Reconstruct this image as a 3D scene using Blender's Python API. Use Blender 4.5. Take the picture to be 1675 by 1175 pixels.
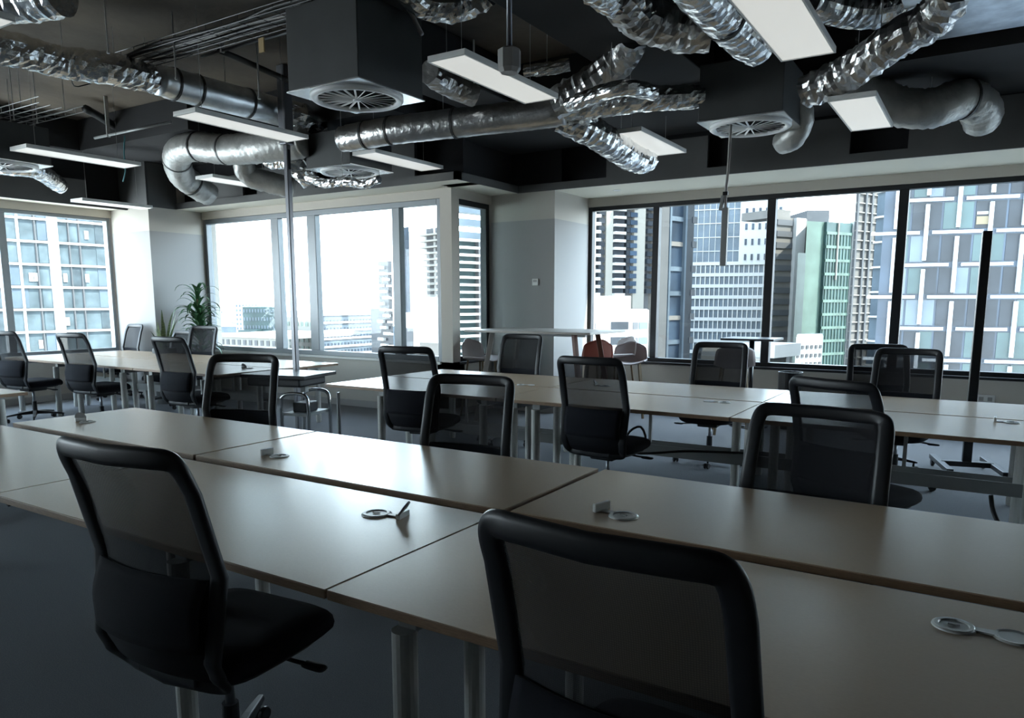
import bpy, math, random
from mathutils import Vector, Matrix, noise
for o in list(bpy.data.objects): bpy.data.objects.remove(o)
SC = bpy.context.scene
COL = SC.collection
R = math.radians
random.seed(7)

# ------------------------------------------------------------------ camera
EYE = 1.47
PITCH = math.atan(179.3/1213.0)
YAW = 0.5633
cd = bpy.data.cameras.new('camera')
cam = bpy.data.objects.new('camera', cd); COL.objects.link(cam)
cam.location = (0, 0, EYE)
cam.rotation_euler = (math.pi/2-PITCH, 0, YAW)
cd.sensor_width = 36.0; cd.lens = 1213.0/1675*36; cd.shift_y = (672-587.5)/1675
cd.clip_start = 0.05; cd.clip_end = 20000
SC.camera = cam

# ------------------------------------------------------------------ world, sun, exposure
wd = bpy.data.worlds.new('sky'); SC.world = wd; wd.use_nodes = True
nt = wd.node_tree; nt.nodes.clear()
out = nt.nodes.new('ShaderNodeOutputWorld'); bg = nt.nodes.new('ShaderNodeBackground')
tc = nt.nodes.new('ShaderNodeTexCoord'); sp = nt.nodes.new('ShaderNodeSeparateXYZ'); rp = nt.nodes.new('ShaderNodeValToRGB')
mp = nt.nodes.new('ShaderNodeMapping'); nz = nt.nodes.new('ShaderNodeTexNoise'); cr = nt.nodes.new('ShaderNodeValToRGB'); mx = nt.nodes.new('ShaderNodeMixRGB')
nt.links.new(tc.outputs['Generated'], sp.inputs[0]); nt.links.new(sp.outputs['Z'], rp.inputs[0])
e = rp.color_ramp.elements
e[0].position = 0.0; e[0].color = (.80, .85, .92, 1)
e[1].position = 0.60; e[1].color = (.42, .56, .76, 1)
for p, c in ((.06, (.88, .93, 1.0, 1)), (.14, (.66, .83, .95, 1)), (.3, (.54, .72, .90, 1))):
    q = e.new(p); q.color = c
mp.inputs['Scale'].default_value = (1.2, 1.2, 5)
nt.links.new(tc.outputs['Generated'], mp.inputs[0]); nt.links.new(mp.outputs[0], nz.inputs['Vector'])
nz.inputs['Scale'].default_value = 2.2; nz.inputs['Detail'].default_value = 5
cr.color_ramp.elements[0].position = .45; cr.color_ramp.elements[1].position = .75
nt.links.new(nz.outputs['Fac'], cr.inputs[0]); nt.links.new(cr.outputs[0], mx.inputs['Fac'])
nt.links.new(rp.outputs[0], mx.inputs[1]); mx.inputs[2].default_value = (.98, 1, 1, 1)
nt.links.new(mx.outputs[0], bg.inputs['Color']); nt.links.new(bg.outputs[0], out.inputs['Surface'])
bg.inputs['Strength'].default_value = 4.2
sl = bpy.data.lights.new('sun', 'SUN'); sl.energy = 6.5; sl.angle = R(1.0); sl.color = (1, .95, .86)
so = bpy.data.objects.new('sun', sl); COL.objects.link(so)
so.rotation_euler = Vector((.62, .16, .78)).to_track_quat('Z', 'Y').to_euler()
vs = SC.view_settings
vs.view_transform = 'Standard'; vs.look = 'None'; vs.gamma = 1; vs.use_curve_mapping = False
vs.exposure = 2.0

# ------------------------------------------------------------------ helpers
_fw = Vector((-math.sin(YAW)*math.cos(PITCH), math.cos(YAW)*math.cos(PITCH), -math.sin(PITCH)))
_rt = Vector((math.cos(YAW), math.sin(YAW), 0)); _up = _rt.cross(_fw)
def ray(x, y): return _fw + _rt*((x-837.5)/1213) - _up*((y-672)/1213)
def at(x, y, Y):            # photo pixel -> world point at depth plane Y
    r = ray(x, y); return Vector((0, 0, EYE)) + r*(Y/r.y)
def atz(x, y, z):
    r = ray(x, y); return Vector((0, 0, EYE)) + r*((z-EYE)/r.z)
def far(x, depth):          # ground position along a pixel column (at the horizon) at a forward distance
    r = ray(x, 492.5); f = Vector((-math.sin(YAW), math.cos(YAW), 0)); r = Vector((r.x, r.y, 0))
    return r*(depth/r.dot(f))
def zof(x, y, P):           # height of pixel row y above ground position P
    r = ray(x, y); return EYE + r.z*math.hypot(P[0], P[1])/math.hypot(r.x, r.y)

MATS = {}
def mat(name, color, rough=.6, metal=0, bump=0, bscale=60, var=0, vscale=8, spec=.5, alpha=1, emit=0, color2=None, stretch=None):
    m = bpy.data.materials.new(name); m.use_nodes = True; n = m.node_tree.nodes; l = m.node_tree.links
    b = n['Principled BSDF']
    b.inputs['Base Color'].default_value = (*color, 1); b.inputs['Roughness'].default_value = rough
    b.inputs['Metallic'].default_value = metal; b.inputs['Specular IOR Level'].default_value = spec
    b.inputs['Alpha'].default_value = alpha
    if emit: b.inputs['Emission Color'].default_value = (*color, 1); b.inputs['Emission Strength'].default_value = emit
    t = n.new('ShaderNodeTexCoord'); src = t.outputs['Object']
    if stretch:
        q = n.new('ShaderNodeMapping'); q.inputs['Scale'].default_value = stretch; l.new(src, q.inputs[0]); src = q.outputs[0]
    if var or color2:
        x = n.new('ShaderNodeTexNoise'); x.inputs['Scale'].default_value = vscale; x.inputs['Detail'].default_value = 6
        l.new(src, x.inputs['Vector'])
        r = n.new('ShaderNodeValToRGB'); c2 = color2 or tuple(min(1, c*(1+var)) for c in color)
        c1 = color if color2 else tuple(c*(1-var) for c in color)
        r.color_ramp.elements[0].position = .35; r.color_ramp.elements[1].position = .65
        r.color_ramp.elements[0].color = (*c1, 1); r.color_ramp.elements[1].color = (*c2, 1)
        l.new(x.outputs['Fac'], r.inputs[0]); l.new(r.outputs[0], b.inputs['Base Color'])
    if bump:
        x = n.new('ShaderNodeTexNoise'); x.inputs['Scale'].default_value = bscale; x.inputs['Detail'].default_value = 3
        l.new(src, x.inputs['Vector']); u = n.new('ShaderNodeBump'); u.inputs['Strength'].default_value = bump
        u.inputs['Distance'].default_value = .01
        l.new(x.outputs['Fac'], u.inputs['Height']); l.new(u.outputs[0], b.inputs['Normal'])
    MATS[name] = m; return m
def glassmat(name, tint=(.93, .97, .97), refl=.10):
    m = bpy.data.materials.new(name); m.use_nodes = True; n = m.node_tree.nodes; l = m.node_tree.links
    n.clear(); o = n.new('ShaderNodeOutputMaterial'); t = n.new('ShaderNodeBsdfTransparent'); g = n.new('ShaderNodeBsdfGlossy')
    t.inputs[0].default_value = (*tint, 1); g.inputs['Roughness'].default_value = .02; x = n.new('ShaderNodeMixShader')
    f = n.new('ShaderNodeLayerWeight'); f.inputs['Blend'].default_value = .5
    q = n.new('ShaderNodeMath'); q.operation = 'POWER'; q.inputs[1].default_value = 5; l.new(f.outputs['Facing'], q.inputs[0])
    k = n.new('ShaderNodeMath'); k.operation = 'MULTIPLY_ADD'; k.inputs[1].default_value = .7; k.inputs[2].default_value = .02; l.new(q.outputs[0], k.inputs[0])
    l.new(k.outputs[0], x.inputs[0]); l.new(t.outputs[0], x.inputs[1]); l.new(g.outputs[0], x.inputs[2]); l.new(x.outputs[0], o.inputs[0])
    MATS[name] = m; return m
def meshmat(name, color, opac):
    m = bpy.data.materials.new(name); m.use_nodes = True; n = m.node_tree.nodes; l = m.node_tree.links
    b = n['Principled BSDF']; b.inputs['Base Color'].default_value = (*color, 1); b.inputs['Roughness'].default_value = .8
    b.inputs['Specular IOR Level'].default_value = .2
    t = n.new('ShaderNodeTexCoord'); ms = []
    for ax in (0, 2):       # woven threads: fine bands in two directions modulate the cover
        w = n.new('ShaderNodeTexWave'); w.bands_direction = 'XYZ'[ax]; w.inputs['Scale'].default_value = 70
        l.new(t.outputs['Object'], w.inputs['Vector']); ms.append(w)
    a = n.new('ShaderNodeMath'); a.operation = 'MAXIMUM'; l.new(ms[0].outputs['Fac'], a.inputs[0]); l.new(ms[1].outputs['Fac'], a.inputs[1])
    r = n.new('ShaderNodeMapRange'); r.inputs['To Min'].default_value = opac-.03; r.inputs['To Max'].default_value = min(1, opac+.03)
    l.new(a.outputs[0], r.inputs['Value']); l.new(r.outputs[0], b.inputs['Alpha'])
    MATS[name] = m; return m

class MB:
    def __init__(s): s.v = []; s.f = []
    def add(s, vs, fs):
        o = len(s.v); s.v += [tuple(v) for v in vs]; s.f += [tuple(i+o for i in f) for f in fs]; return s
    def box(s, a, b, M=None):
        x0, y0, z0 = a; x1, y1, z1 = b
        vs = [Vector(p) for p in ((x0,y0,z0),(x1,y0,z0),(x1,y1,z0),(x0,y1,z0),(x0,y0,z1),(x1,y0,z1),(x1,y1,z1),(x0,y1,z1))]
        if M: vs = [M @ v for v in vs]
        return s.add(vs, [(0,3,2,1),(4,5,6,7),(0,1,5,4),(1,2,6,5),(2,3,7,6),(3,0,4,7)])
    def bar(s, p, q, w, h=None):
        p = Vector(p); q = Vector(q); d = q-p; L = d.length; h = h or w
        M = Matrix.Translation(p) @ d.to_track_quat('Z', 'Y').to_matrix().to_4x4()
        return s.box((-w/2, -h/2, 0), (w/2, h/2, L), M)
    def prism(s, pts, z0, z1):
        n = len(pts); vs = [(x, y, z0) for x, y in pts]+[(x, y, z1) for x, y in pts]
        return s.add(vs, [tuple(range(n))[::-1], tuple(range(n, 2*n))]+[(i, (i+1) % n, n+(i+1) % n, n+i) for i in range(n)])
    def sweep(s, path, prof, closed=False, ups=None, cap=True, scale=None):
        n = len(path); k = len(prof); P = [Vector(p) for p in path]; vs = []; last = None
        for i in range(n):
            if closed: t = P[(i+1) % n]-P[i-1]
            else: t = P[min(i+1, n-1)]-P[max(i-1, 0)]
            t.normalize()
            if ups is not None: u = Vector(ups[i] if isinstance(ups, list) else ups)
            else:
                u = last if last is not None else (Vector((0, 0, 1)) if abs(t.z) < .9 else Vector((1, 0, 0)))
            a = (u-t*u.dot(t))
            if a.length < 1e-6: a = t.orthogonal()
            a.normalize(); last = a; b = t.cross(a); sc = scale[i] if scale else 1
            for (x, y) in prof: vs.append(P[i]+b*x*sc+a*y*sc)
        fs = []
        m = n if closed else n-1
        for i in range(m):
            for j in range(k):
                fs.append((i*k+j, i*k+(j+1) % k, ((i+1) % n)*k+(j+1) % k, ((i+1) % n)*k+j))
        if not closed and cap: fs += [tuple(range(k))[::-1], tuple(range((n-1)*k, n*k))]
        return s.add(vs, fs)
    def tube(s, path, r, n=10, closed=False, scale=None):
        return s.sweep(path, [(r*math.cos(2*math.pi*i/n), r*math.sin(2*math.pi*i/n)) for i in range(n)], closed, scale=scale)
    def lathe(s, prof, n=20, c=(0, 0, 0), ax=None, cap=True):
        vs = []; k = len(prof)
        for i in range(n):
            a = 2*math.pi*i/n
            for r, z in prof: vs.append(Vector((r*math.cos(a), r*math.sin(a), z)))
        M = Matrix.Translation(Vector(c))
        if ax is not None: M = M @ Vector(ax).to_track_quat('Z', 'Y').to_matrix().to_4x4()
        vs = [M @ v for v in vs]
        fs = [(i*k+j, ((i+1) % n)*k+j, ((i+1) % n)*k+j+1, i*k+j+1) for i in range(n) for j in range(k-1)]
        if cap and prof[0][0] > 1e-6: fs.append(tuple(i*k for i in range(n))[::-1])
        if cap and prof[-1][0] > 1e-6: fs.append(tuple(i*k+k-1 for i in range(n)))
        return s.add(vs, fs)
    def grid(s, fn, nu, nv):
        vs = [fn(i/nu, j/nv) for j in range(nv+1) for i in range(nu+1)]
        return s.add(vs, [(j*(nu+1)+i, j*(nu+1)+i+1, (j+1)*(nu+1)+i+1, (j+1)*(nu+1)+i) for j in range(nv) for i in range(nu)])
    def pad(s, c, w, d, h, e=.35, n=28, m=8, wz=None):      # softly rounded cushion
        vs = []
        for j in range(m+1):
            ph = -math.pi/2+math.pi*j/m; cz = math.sin(ph); cr = math.cos(ph)
            rr = abs(cr)**e; zz = math.copysign(abs(cz)**.8, cz)
            for i in range(n):
                a = 2*math.pi*i/n; ca = math.cos(a); sa = math.sin(a)
                x = math.copysign(abs(ca)**.45, ca)*w/2*rr; y = math.copysign(abs(sa)**.45, sa)*d/2*rr
                z = zz*h/2 + (wz(x, y) if wz else 0)
                vs.append((c[0]+x, c[1]+y, c[2]+z))
        fs = [(j*n+i, j*n+(i+1) % n, (j+1)*n+(i+1) % n, (j+1)*n+i) for j in range(m) for i in range(n)]
        return s.add(vs, fs)
    def build(s, name, m, parent=None, smooth=False, bevel=0, solid=0):
        me = bpy.data.meshes.new(name); me.from_pydata(s.v, [], s.f); me.update()
        if smooth:
            for p in me.polygons: p.use_smooth = True
        me.materials.append(MATS[m] if isinstance(m, str) else m)
        o = bpy.data.objects.new(name, me); COL.objects.link(o)
        if parent: o.parent = parent
        if solid:
            k = o.modifiers.new('s', 'SOLIDIFY'); k.thickness = solid; k.offset = 0
        if bevel:
            k = o.modifiers.new('b', 'BEVEL'); k.width = bevel; k.segments = 2; k.limit_method = 'ANGLE'
        return o
def tag(o, label=None, cat=None, group=None, kind=None):
    if label: o['label'] = label
    if cat: o['category'] = cat
    if group: o['group'] = group
    if kind: o['kind'] = kind
    return o
def empty(name, loc=(0, 0, 0), rz=0, **k):
    o = bpy.data.objects.new(name, None); COL.objects.link(o); o.location = loc; o.rotation_euler = (0, 0, rz)
    o.empty_display_size = .1
    return tag(o, **k) if k else o
def struct(o): o['kind'] = 'structure'; return o
def kids(o): return [c for c in bpy.data.objects if c.parent == o]
def copy_tree(o, parent=None, km=None):
    if km is None:
        km = {}
        for c in bpy.data.objects:
            if c.parent: km.setdefault(c.parent.name, []).append(c)
    c = o.copy(); COL.objects.link(c)
    if parent: c.parent = parent
    for ch in km.get(o.name, []): copy_tree(ch, c, km)
    return c
def smoothpath(pts, step=.04):
    P = [Vector(p) for p in pts]; P = [P[0]*2-P[1]]+P+[P[-1]*2-P[-2]]; outp = []
    for i in range(1, len(P)-2):
        a, b, c, d = P[i-1:i+3]; n = max(2, int((c-b).length/step))
        for k in range(n):
            t = k/n
            outp.append(.5*((2*b)+(-a+c)*t+(2*a-5*b+4*c-d)*t*t+(-a+3*b-3*c+d)*t**3))
    outp.append(P[-2]); return outp

# ------------------------------------------------------------------ materials
mat('wall_paint', (.46, .43, .38), .7, bump=.05, bscale=300)
mat('dado_paint', (.33, .32, .31), .7, bump=.05, bscale=300)
mat('soffit_paint', (.66, .63, .53), .7)
mat('bulkhead_paint', (.070, .071, .070), .75, var=.12, vscale=1.5)
mat('black_void', (.008, .008, .010), .9)  # near-black colour stands in for shade inside openings and hollows
mat('slab', (.125, .100, .072), .85, color2=(.060, .050, .040), vscale=1.1, bump=.6, bscale=9)
mat('black_beam', (.009, .009, .010), .8, var=.3, vscale=2)
mat('carpet', (.13, .135, .145), .95, color2=(.18, .185, .19), vscale=220, bump=.5, bscale=500, spec=.1)
mat('frame_dark', (.006, .007, .010), .4)
mat('frame_silver', (.20, .22, .235), .4, metal=.2)
mat('sill', (.62, .62, .60), .5)
glassmat('glass')
mat('desk_laminate', (.52, .385, .265), .26, var=.035, vscale=90, bump=.03, bscale=400, stretch=(1, 8, 8), spec=.75)
mat('desk_edge', (.26, .165, .10), .5, var=.15, vscale=30, stretch=(1, 1, 12))
mat('leg_white', (.50, .50, .48), .45)
mat('steel_grey', (.26, .27, .27), .45, metal=.2)
mat('chair_plastic', (.012, .013, .017), .45)
mat('chair_fabric', (.012, .013, .019), .9, bump=.3, bscale=700, spec=.2)
meshmat('chair_mesh', (.020, .021, .027), .50)
meshmat('chair_mesh_fine', (.022, .022, .025), .86)
meshmat('chair_mesh_dense', (.010, .011, .016), .97)
mat('gas_metal', (.30, .31, .33), .3, metal=.8)
mat('caster', (.01, .01, .011), .4)
mat('panel_white', (.80, .80, .77), .5)
mat('panel_rim', (.70, .70, .68), .4)
mat('diffuser_white', (.85, .86, .86), .3)
mat('plate_metal', (.72, .74, .75), .22, metal=.8)
mat('plenum_grey', (.040, .043, .043), .6, metal=.2, var=.2, vscale=2)
def foil(name, color, rough, b, sc):
    return mat(name, color, rough, metal=1, bump=b, bscale=sc, var=.18, vscale=7)
foil('foil', (.75, .76, .76), .24, 1.0, 14)
foil('foil_dark', (.58, .57, .56), .30, 1.0, 18)
foil('galvanised', (.72, .75, .77), .33, .15, 8)
mat('duct_wrap', (.42, .42, .40), .42, metal=.45, bump=.9, bscale=16, var=.15, vscale=6)
mat('strap', (.03, .03, .03), .5)
mat('rod', (.45, .45, .44), .4, metal=.7)
mat('cable_black', (.01, .01, .01), .5)
mat('cable_teal', (.03, .16, .18), .5)
mat('white_plastic', (.62, .62, .60), .35)
mat('grey_plastic', (.30, .29, .28), .45)
mat('alu', (.16, .165, .18), .35, metal=.6)
mat('black_metal', (.008, .008, .010), .35)
mat('leaf', (.025, .085, .028), .5, var=.4, vscale=9)
mat('leaf_edge', (.10, .14, .06), .5, var=.5, vscale=20, stretch=(1, 1, 5))
mat('stem', (.13, .09, .05), .8)
mat('pot', (.10, .10, .10), .6)
mat('soil', (.03, .02, .015), .95)
mat('high_top', (.33, .30, .27), .35)
mat('wood_red', (.11, .035, .020), .5, var=.2, vscale=25, stretch=(1, 1, .1))
mat('shell_grey', (.26, .22, .22), .5)
mat('shell_red', (.26, .07, .05), .5)
mat('shell_white', (.62, .60, .60), .45)
mat('chrome', (.6, .62, .64), .15, metal=1)
mat('cardboard', (.35, .25, .12), .8)
# city
mat('c_white', (.26, .26, .25), .6, spec=.2)
mat('c_cream', (.14, .135, .12), .6, var=.05, vscale=.1, spec=.2)
mat('c_grey', (.050, .052, .055), .6, spec=.2)
mat('c_beige', (.085, .080, .073), .6, var=.08, vscale=.3, spec=.2)
mat('c_dark', (.014, .017, .021), .4, var=.25, vscale=.25, spec=.2)
mat('c_glass_blue', (.018, .028, .042), .3, var=.4, vscale=.12, spec=.25)
mat('c_glass_pale', (.055, .072, .088), .3, var=.2, vscale=.15, spec=.25)
mat('c_glass_teal', (.024, .042, .044), .3, var=.25, vscale=.15, spec=.25)
mat('c_green', (.055, .085, .070), .35, var=.2, vscale=.2, spec=.2)
mat('c_green_dark', (.018, .038, .036), .3, var=.3, vscale=.2, spec=.25)
mat('c_mist', (.050, .066, .074), .35, var=.3, vscale=.3, spec=.2)  # paler glass tones carry the distance haze in their colour
mat('c_mist_dark', (.032, .042, .048), .4, var=.3, vscale=.5, spec=.2)
mat('c_ground', (.07, .08, .09), .9, color2=(.12, .13, .14), vscale=.015)
mat('c_bar', (.26, .27, .28), .4, spec=.2)
mat('c_yellow', (.10, .085, .055), .6, spec=.2)

# ------------------------------------------------------------------ room shell
XL, XC, YB, YM, X1, Y2, X3, Y3, XR, YK = -11.62, -10.63, 6.70, 7.60, -5.69, 8.49, -4.72, 9.44, 6.5, -5.0
ZS, ZH, ZF, ZC = .69, 2.745, 2.86, 3.90
T = .25
struct(MB().box((XL-T, YK-T, -.2), (XR+T, Y3+T, 0)).build('floor', 'carpet'))
c = struct(MB().box((XL-T, YK-T, ZC), (-3.0, Y3+T, ZC+.25)).build('ceiling', 'slab'))
struct(MB().box((-3.0, YK-T, ZC-.001), (XR+T, Y3+T, ZC+.25)).build('ceiling_painted', 'black_beam', c))
def wall(name, boxes, m='wall_paint'):
    b = MB()
    for p, q in boxes: b.box(p, q)
    return struct(b.build(name, m))
wl = wall('wall_left', [((XL-T, YK, 0), (XL, YB, ZS)), ((XL-T, YK, ZH), (XL, YB, ZC))])
wall('wall_column_corner', [((XL-T, YB, 0), (XC, YM+T, ZC))])
struct(MB().box((XL, YB-.006, 0), (XC+.006, YM, 2.51)).build('trim_1', 'dado_paint'))
wall('wall_middle', [((XC, YM, 0), (X1, YM+T, ZS)), ((XC, YM, ZH), (X1, YM+T, ZC)), ((-5.87, YM, ZS), (X1, YM+.16, ZH))])
wall('wall_return', [((X1-.16, YM+T, 0), (X1, Y2, ZS)), ((X1-.16, YM+T, ZH), (X1, Y2, ZC)), ((X1-T, YM, 0), (X1, YM+T, ZS))])
wall('wall_pier', [((X1-.16, Y2, 0), (X3, Y3+T, ZC))])
struct(MB().box((X1, Y2-.006, 0), (X3+.006, Y2+.1, 2.51)).box((X3-.1, Y2+.1, 0), (X3+.006, Y3, 2.51)).build('trim_2', 'dado_paint'))
wall('wall_far', [((X3, Y3, 0), (XR, Y3+T, ZS-.03)), ((X3, Y3, ZH), (XR, Y3+T, ZC))])
wall('wall_right', [((XR, YK, 0), (XR+T, Y3, ZC))])
wall('wall_back', [((XL-T, YK-T, 0), (XR+T, YK, ZC))], 'dado_paint')
# skirting
sk = MB(); sk.box((XC, YM-.015, 0), (X1, YM, .09)).box((X1, YM, 0), (X1+.015, Y2, .09)).box((X3, Y3-.015, 0), (XR, Y3, .09)).box((XL, YK, 0), (XL+.015, YB, .09))
struct(sk.build('baseboard_far', 'dado_paint'))

# soffits along the windows
sf = MB().box((XL, YK, ZF), (-11.17, YB, ZF+.05)).box((XC, 7.16, ZF), (-5.27, YM, ZF+.05)).box((X1, YM-.2, ZF), (-5.27, Y2, ZF+.05)).box((X3, Y2, ZF), (XR, Y3, ZF+.05))
so_ = struct(sf.build('trim_soffit', 'soffit_paint'))
# bulkhead faces above the soffits, split by dark openings
bk = MB()
def bh_y(Y, x0, x1, z1, z0=2.95): bk.box((x0, Y-.02, z0), (x1, Y+.03, z1))
bk.box((XC, 7.14, ZF+.001), (-5.25, 7.22, 2.95)); bk.box((-5.31, 7.14, ZF+.001), (-5.25, Y2, 2.95)); bk.box((X3-.6, Y2-.03, ZF+.001), (XR, Y2+.03, 2.95))
bk.box((-11.2, YK, ZF-.02), (-11.15, YB, 2.95))
for a, b_, z in ((-4.0, -2.76, 3.30), (-2.52, -1.29, 3.32), (-.76, XR, 3.34)): bh_y(Y2, a, b_, z)
for a, b_, z in ((-10.1, -9.05, 3.25), (-8.75, -7.6, 3.3), (-7.1, -5.9, 3.35)): bh_y(7.18, a, b_, z)
for a, b_, z in ((-4.5, -1.2, 3.2), (2.3, 4.4, 3.25), (4.9, 6.1, 3.2)): bk.box((-11.2, a, 2.95), (-11.15, b_, z))
bk.box((XC+.002, YB, ZF), (XC+.03, 7.16, 3.5)).box((XL, YB-.03, ZF), (XC+.03, YB-.006, 3.5))
struct(bk.build('trim_bulkhead', 'bulkhead_paint'))
vd = MB().box((X3, Y2+.12, 2.95), (XR, Y2+.16, ZC)).box((XC, 7.32, 2.95), (-5.3, 7.36, ZC)).box((-11.34, YK, 2.95), (-11.3, YB, ZC)).box((-5.6, 7.36, 2.95), (-5.36, Y2, ZC)).box((X1, Y2-.01, 2.92), (X3+.1, Y2+.0, ZC))
struct(vd.build('trim_void_shade', 'black_void'))  # black sheets stand in for the unlit depth behind the bulkhead openings

def window(n, ax, w, a, b, muls, fm, sillm='sill', ext=1, mw=.075, depth=.12, z0=ZS, rail=.05):
    """ax 'x': runs along X on plane Y=w; ax 'y': runs along Y on plane X=w. ext: outward sign"""
    root = struct(empty('window_%d' % n, ((a+b)/2, w, z0) if ax == 'x' else (w, (a+b)/2, z0)))
    off = Vector(root.location)
    def bx(u0, u1, d0, d1, za, zb):
        p = [u0, w+d0*ext, za]; q = [u1, w+d1*ext, zb]
        if ax == 'y': p = [w+d0*ext, u0, za]; q = [w+d1*ext, u1, zb]
        lo = Vector([min(i, j) for i, j in zip(p, q)])-off; hi = Vector([max(i, j) for i, j in zip(p, q)])-off
        return MB().box(lo, hi)
    for u0, u1, za, zb in ((a, a+rail, z0, ZH), (b-rail, b, z0, ZH), (a+rail, b-rail, z0, z0+rail), (a+rail, b-rail, ZH-rail, ZH)):
        bx(u0, u1, .02, depth, za, zb).build('frame', fm, root, bevel=.006)
    ms = sorted(muls)
    for u, wd in ms: bx(u-wd/2, u+wd/2, .02, depth, z0+rail, ZH-rail).build('mullion', fm, root, bevel=.006)
    ed = [a+rail]+[k for u, wd in ms for k in (u-wd/2, u+wd/2)]+[b-rail]
    for k in range(0, len(ed), 2): bx(ed[k], ed[k+1], .075, .085, z0+rail, ZH-rail).build('pane', 'glass', root)
    bx(a, b, -.03, .02, z0-.03, z0+.002).build('window_sill', sillm, root, bevel=.004)
    return root
window(1, 'y', XL, YK+.3, YB-.02, [(y, .10) for y in (5.15, 3.62, 2.09, .56, -.97, -2.5)], 'frame_silver', ext=-1)
window(2, 'x', YM, XC, -5.87, [(-8.97, .16), (-8.20, .17), (-6.62, .13)], 'frame_silver', rail=.07)
window(3, 'y', X1, YM+.1, Y2-.02, [], 'frame_dark', 'frame_dark', ext=-1, rail=.07)
window(4, 'x', Y3, X3, XR-.1, [(-3.74, .085), (-2.27, .10), (-.85, .10), (.60, .10), (2.05, .10), (3.5, .10), (4.95, .10)], 'frame_dark', 'frame_dark', z0=.66, rail=.055)
# a small downlight in the soffit
dl = MB().lathe([(.0, .004), (.035, .004), (.05, 0), (.05, -.004), (.038, -.006), (.036, 0), (0, 0)], 20)
d = dl.build('downlight', 'diffuser_white', smooth=True); d.location = tuple(atz(1009, 311, ZF)[:2])+(ZF-.002,)
tag(d, 'small round white downlight set in the pale soffit above the right windows', 'downlight')

# black painted beams and service boxes under the slab
def beam(name, a, b, label, m='black_beam', cat='beam'):
    o = MB().box(a, b).build(name, m, bevel=.01); return tag(o, label, cat)
st = MB().box((-11.3, 5.75, 3.50), (-8.2, 7.3, 3.895)).box((-8.2, 6.2, 3.45), (-5.4, 7.3, 3.895)).box((-5.35, 6.9, 3.35), (XR, 8.47, 3.895)).box((-11.3, YK, 3.5), (-10.6, 5.75, 3.895))
struct(st.build('trim_perimeter_beam', 'black_beam'))
beam('ceiling_beam', (-4.9, 4.6, 3.50), (-4.3, 6.85, 3.89), 'black downstand beam over the large ceiling diffuser')
beam('ceiling_beam', (-2.9, 2.2, 3.42), (-2.2, 6.85, 3.89), 'black downstand beam above the long foil ducts, left of the pendant sensor')
beam('ceiling_beam', (-1.75, 3.5, 3.30), (-.2, 4.0, 3.89), 'short black beam crossing above the widest light panel')

# ------------------------------------------------------------------ carpet pieces are one surface; desks
def desk(name_label, x0, x1, y0, y1, legs, grp, ly2=None):
    root = empty('desk', (x0, y0, 0), label=name_label, cat='desk', group=grp)
    w = x1-x0; d = y1-y0
    MB().box((.004, .004, .704), (w-.004, d-.004, .728)).build('desktop', 'desk_edge', root, bevel=.002)
    MB().box((.005, .005, .728), (w-.005, d-.005, .731)).build('laminate_surface', 'desk_laminate', root)
    for lx in legs:
        for ly in (.05, ly2 or d-.09):
            if ly2 and len(legs) == 1 and ly > .1 and lx == 1.1: continue
            dx = -.085 if (ly2 and ly > .1) else 0; lx += dx
            MB().tube([(lx, ly, .02), (lx, ly, .66)], .033, 18).lathe([(0, 0), (.028, 0), (.03, .008), (.03, .02), (0, .02)], 16, (lx, ly, 0)).build('leg', 'leg_white', root, smooth=False)
            lx -= dx
        MB().box((lx-.03, .06, .655), (lx+.03, d-.06, .703)).build('leg_bracket', 'steel_grey', root, bevel=.004)
    MB().box((.06, d/2-.02, .665), (w-.06, d/2+.02, .703)).build('cross_rail', 'steel_grey', root)
    return root
NX = (-5.0, -3.19, -1.385, .42)
nm = ('far left', 'middle', 'right')
for i in range(3):
    lg = [[.4], [1.1], [.225, 1.55]][i]; lf = [[1.5], [.39], [.245, 1.55]][i]
    desk('bare laminate desk, front row, %s' % ('at its left end', 'with the lever chair tucked in', 'with the nearest mesh chair tucked in')[i], NX[i], NX[i+1], 1.285, 2.085, lg, 'front bench desks', .47)
    desk('bare laminate desk, far side of the front bench, %s' % ('left end', 'in the middle', 'right end')[i], NX[i]+.01, NX[i+1]-(.012 if i == 1 else 0), 2.155, 2.945, lf, 'front bench desks')
for k, (a, b_, s) in enumerate(((-4.98, -3.13, 'left end by the two open mesh chairs'), (-3.13, -1.33, 'in the middle by the pier'), (-1.33, .47, 'right end beneath the weave-fronted building'))):
    lg = [[.63, 1.7], [.13, .33], [.12, 1.65]][k]
    desk('pale desk of the second bench, near side, %s' % s, a, b_, 4.72, 5.56, lg, 'second bench desks')
    desk('pale desk of the second bench, window side, %s' % s, a, b_, 5.585, 6.45, [.2, 1.6], 'second bench desks')
for k, (a, b_, s) in enumerate(((-10.95, -9.48, 'left end by the left window'), (-9.48, -8.0, 'in the middle between two mesh chairs'), (-8.0, -6.52, 'right end beside the grey ceiling pole'))):
    desk('wood-look desk of the far left bench, near side, %s' % s, a, b_, 4.72, 5.56, [.25, 1.2], 'far left bench desks')
    desk('wood-look desk of the far left bench, wall side, %s' % s, a, b_, 5.58, 6.42, [.25, 1.2], 'far left bench desks')
desk('pale desk end at the left edge of the picture, behind the front bench', -8.4, -6.6, 2.2, 3.0, [.2, 1.5], None)
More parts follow.
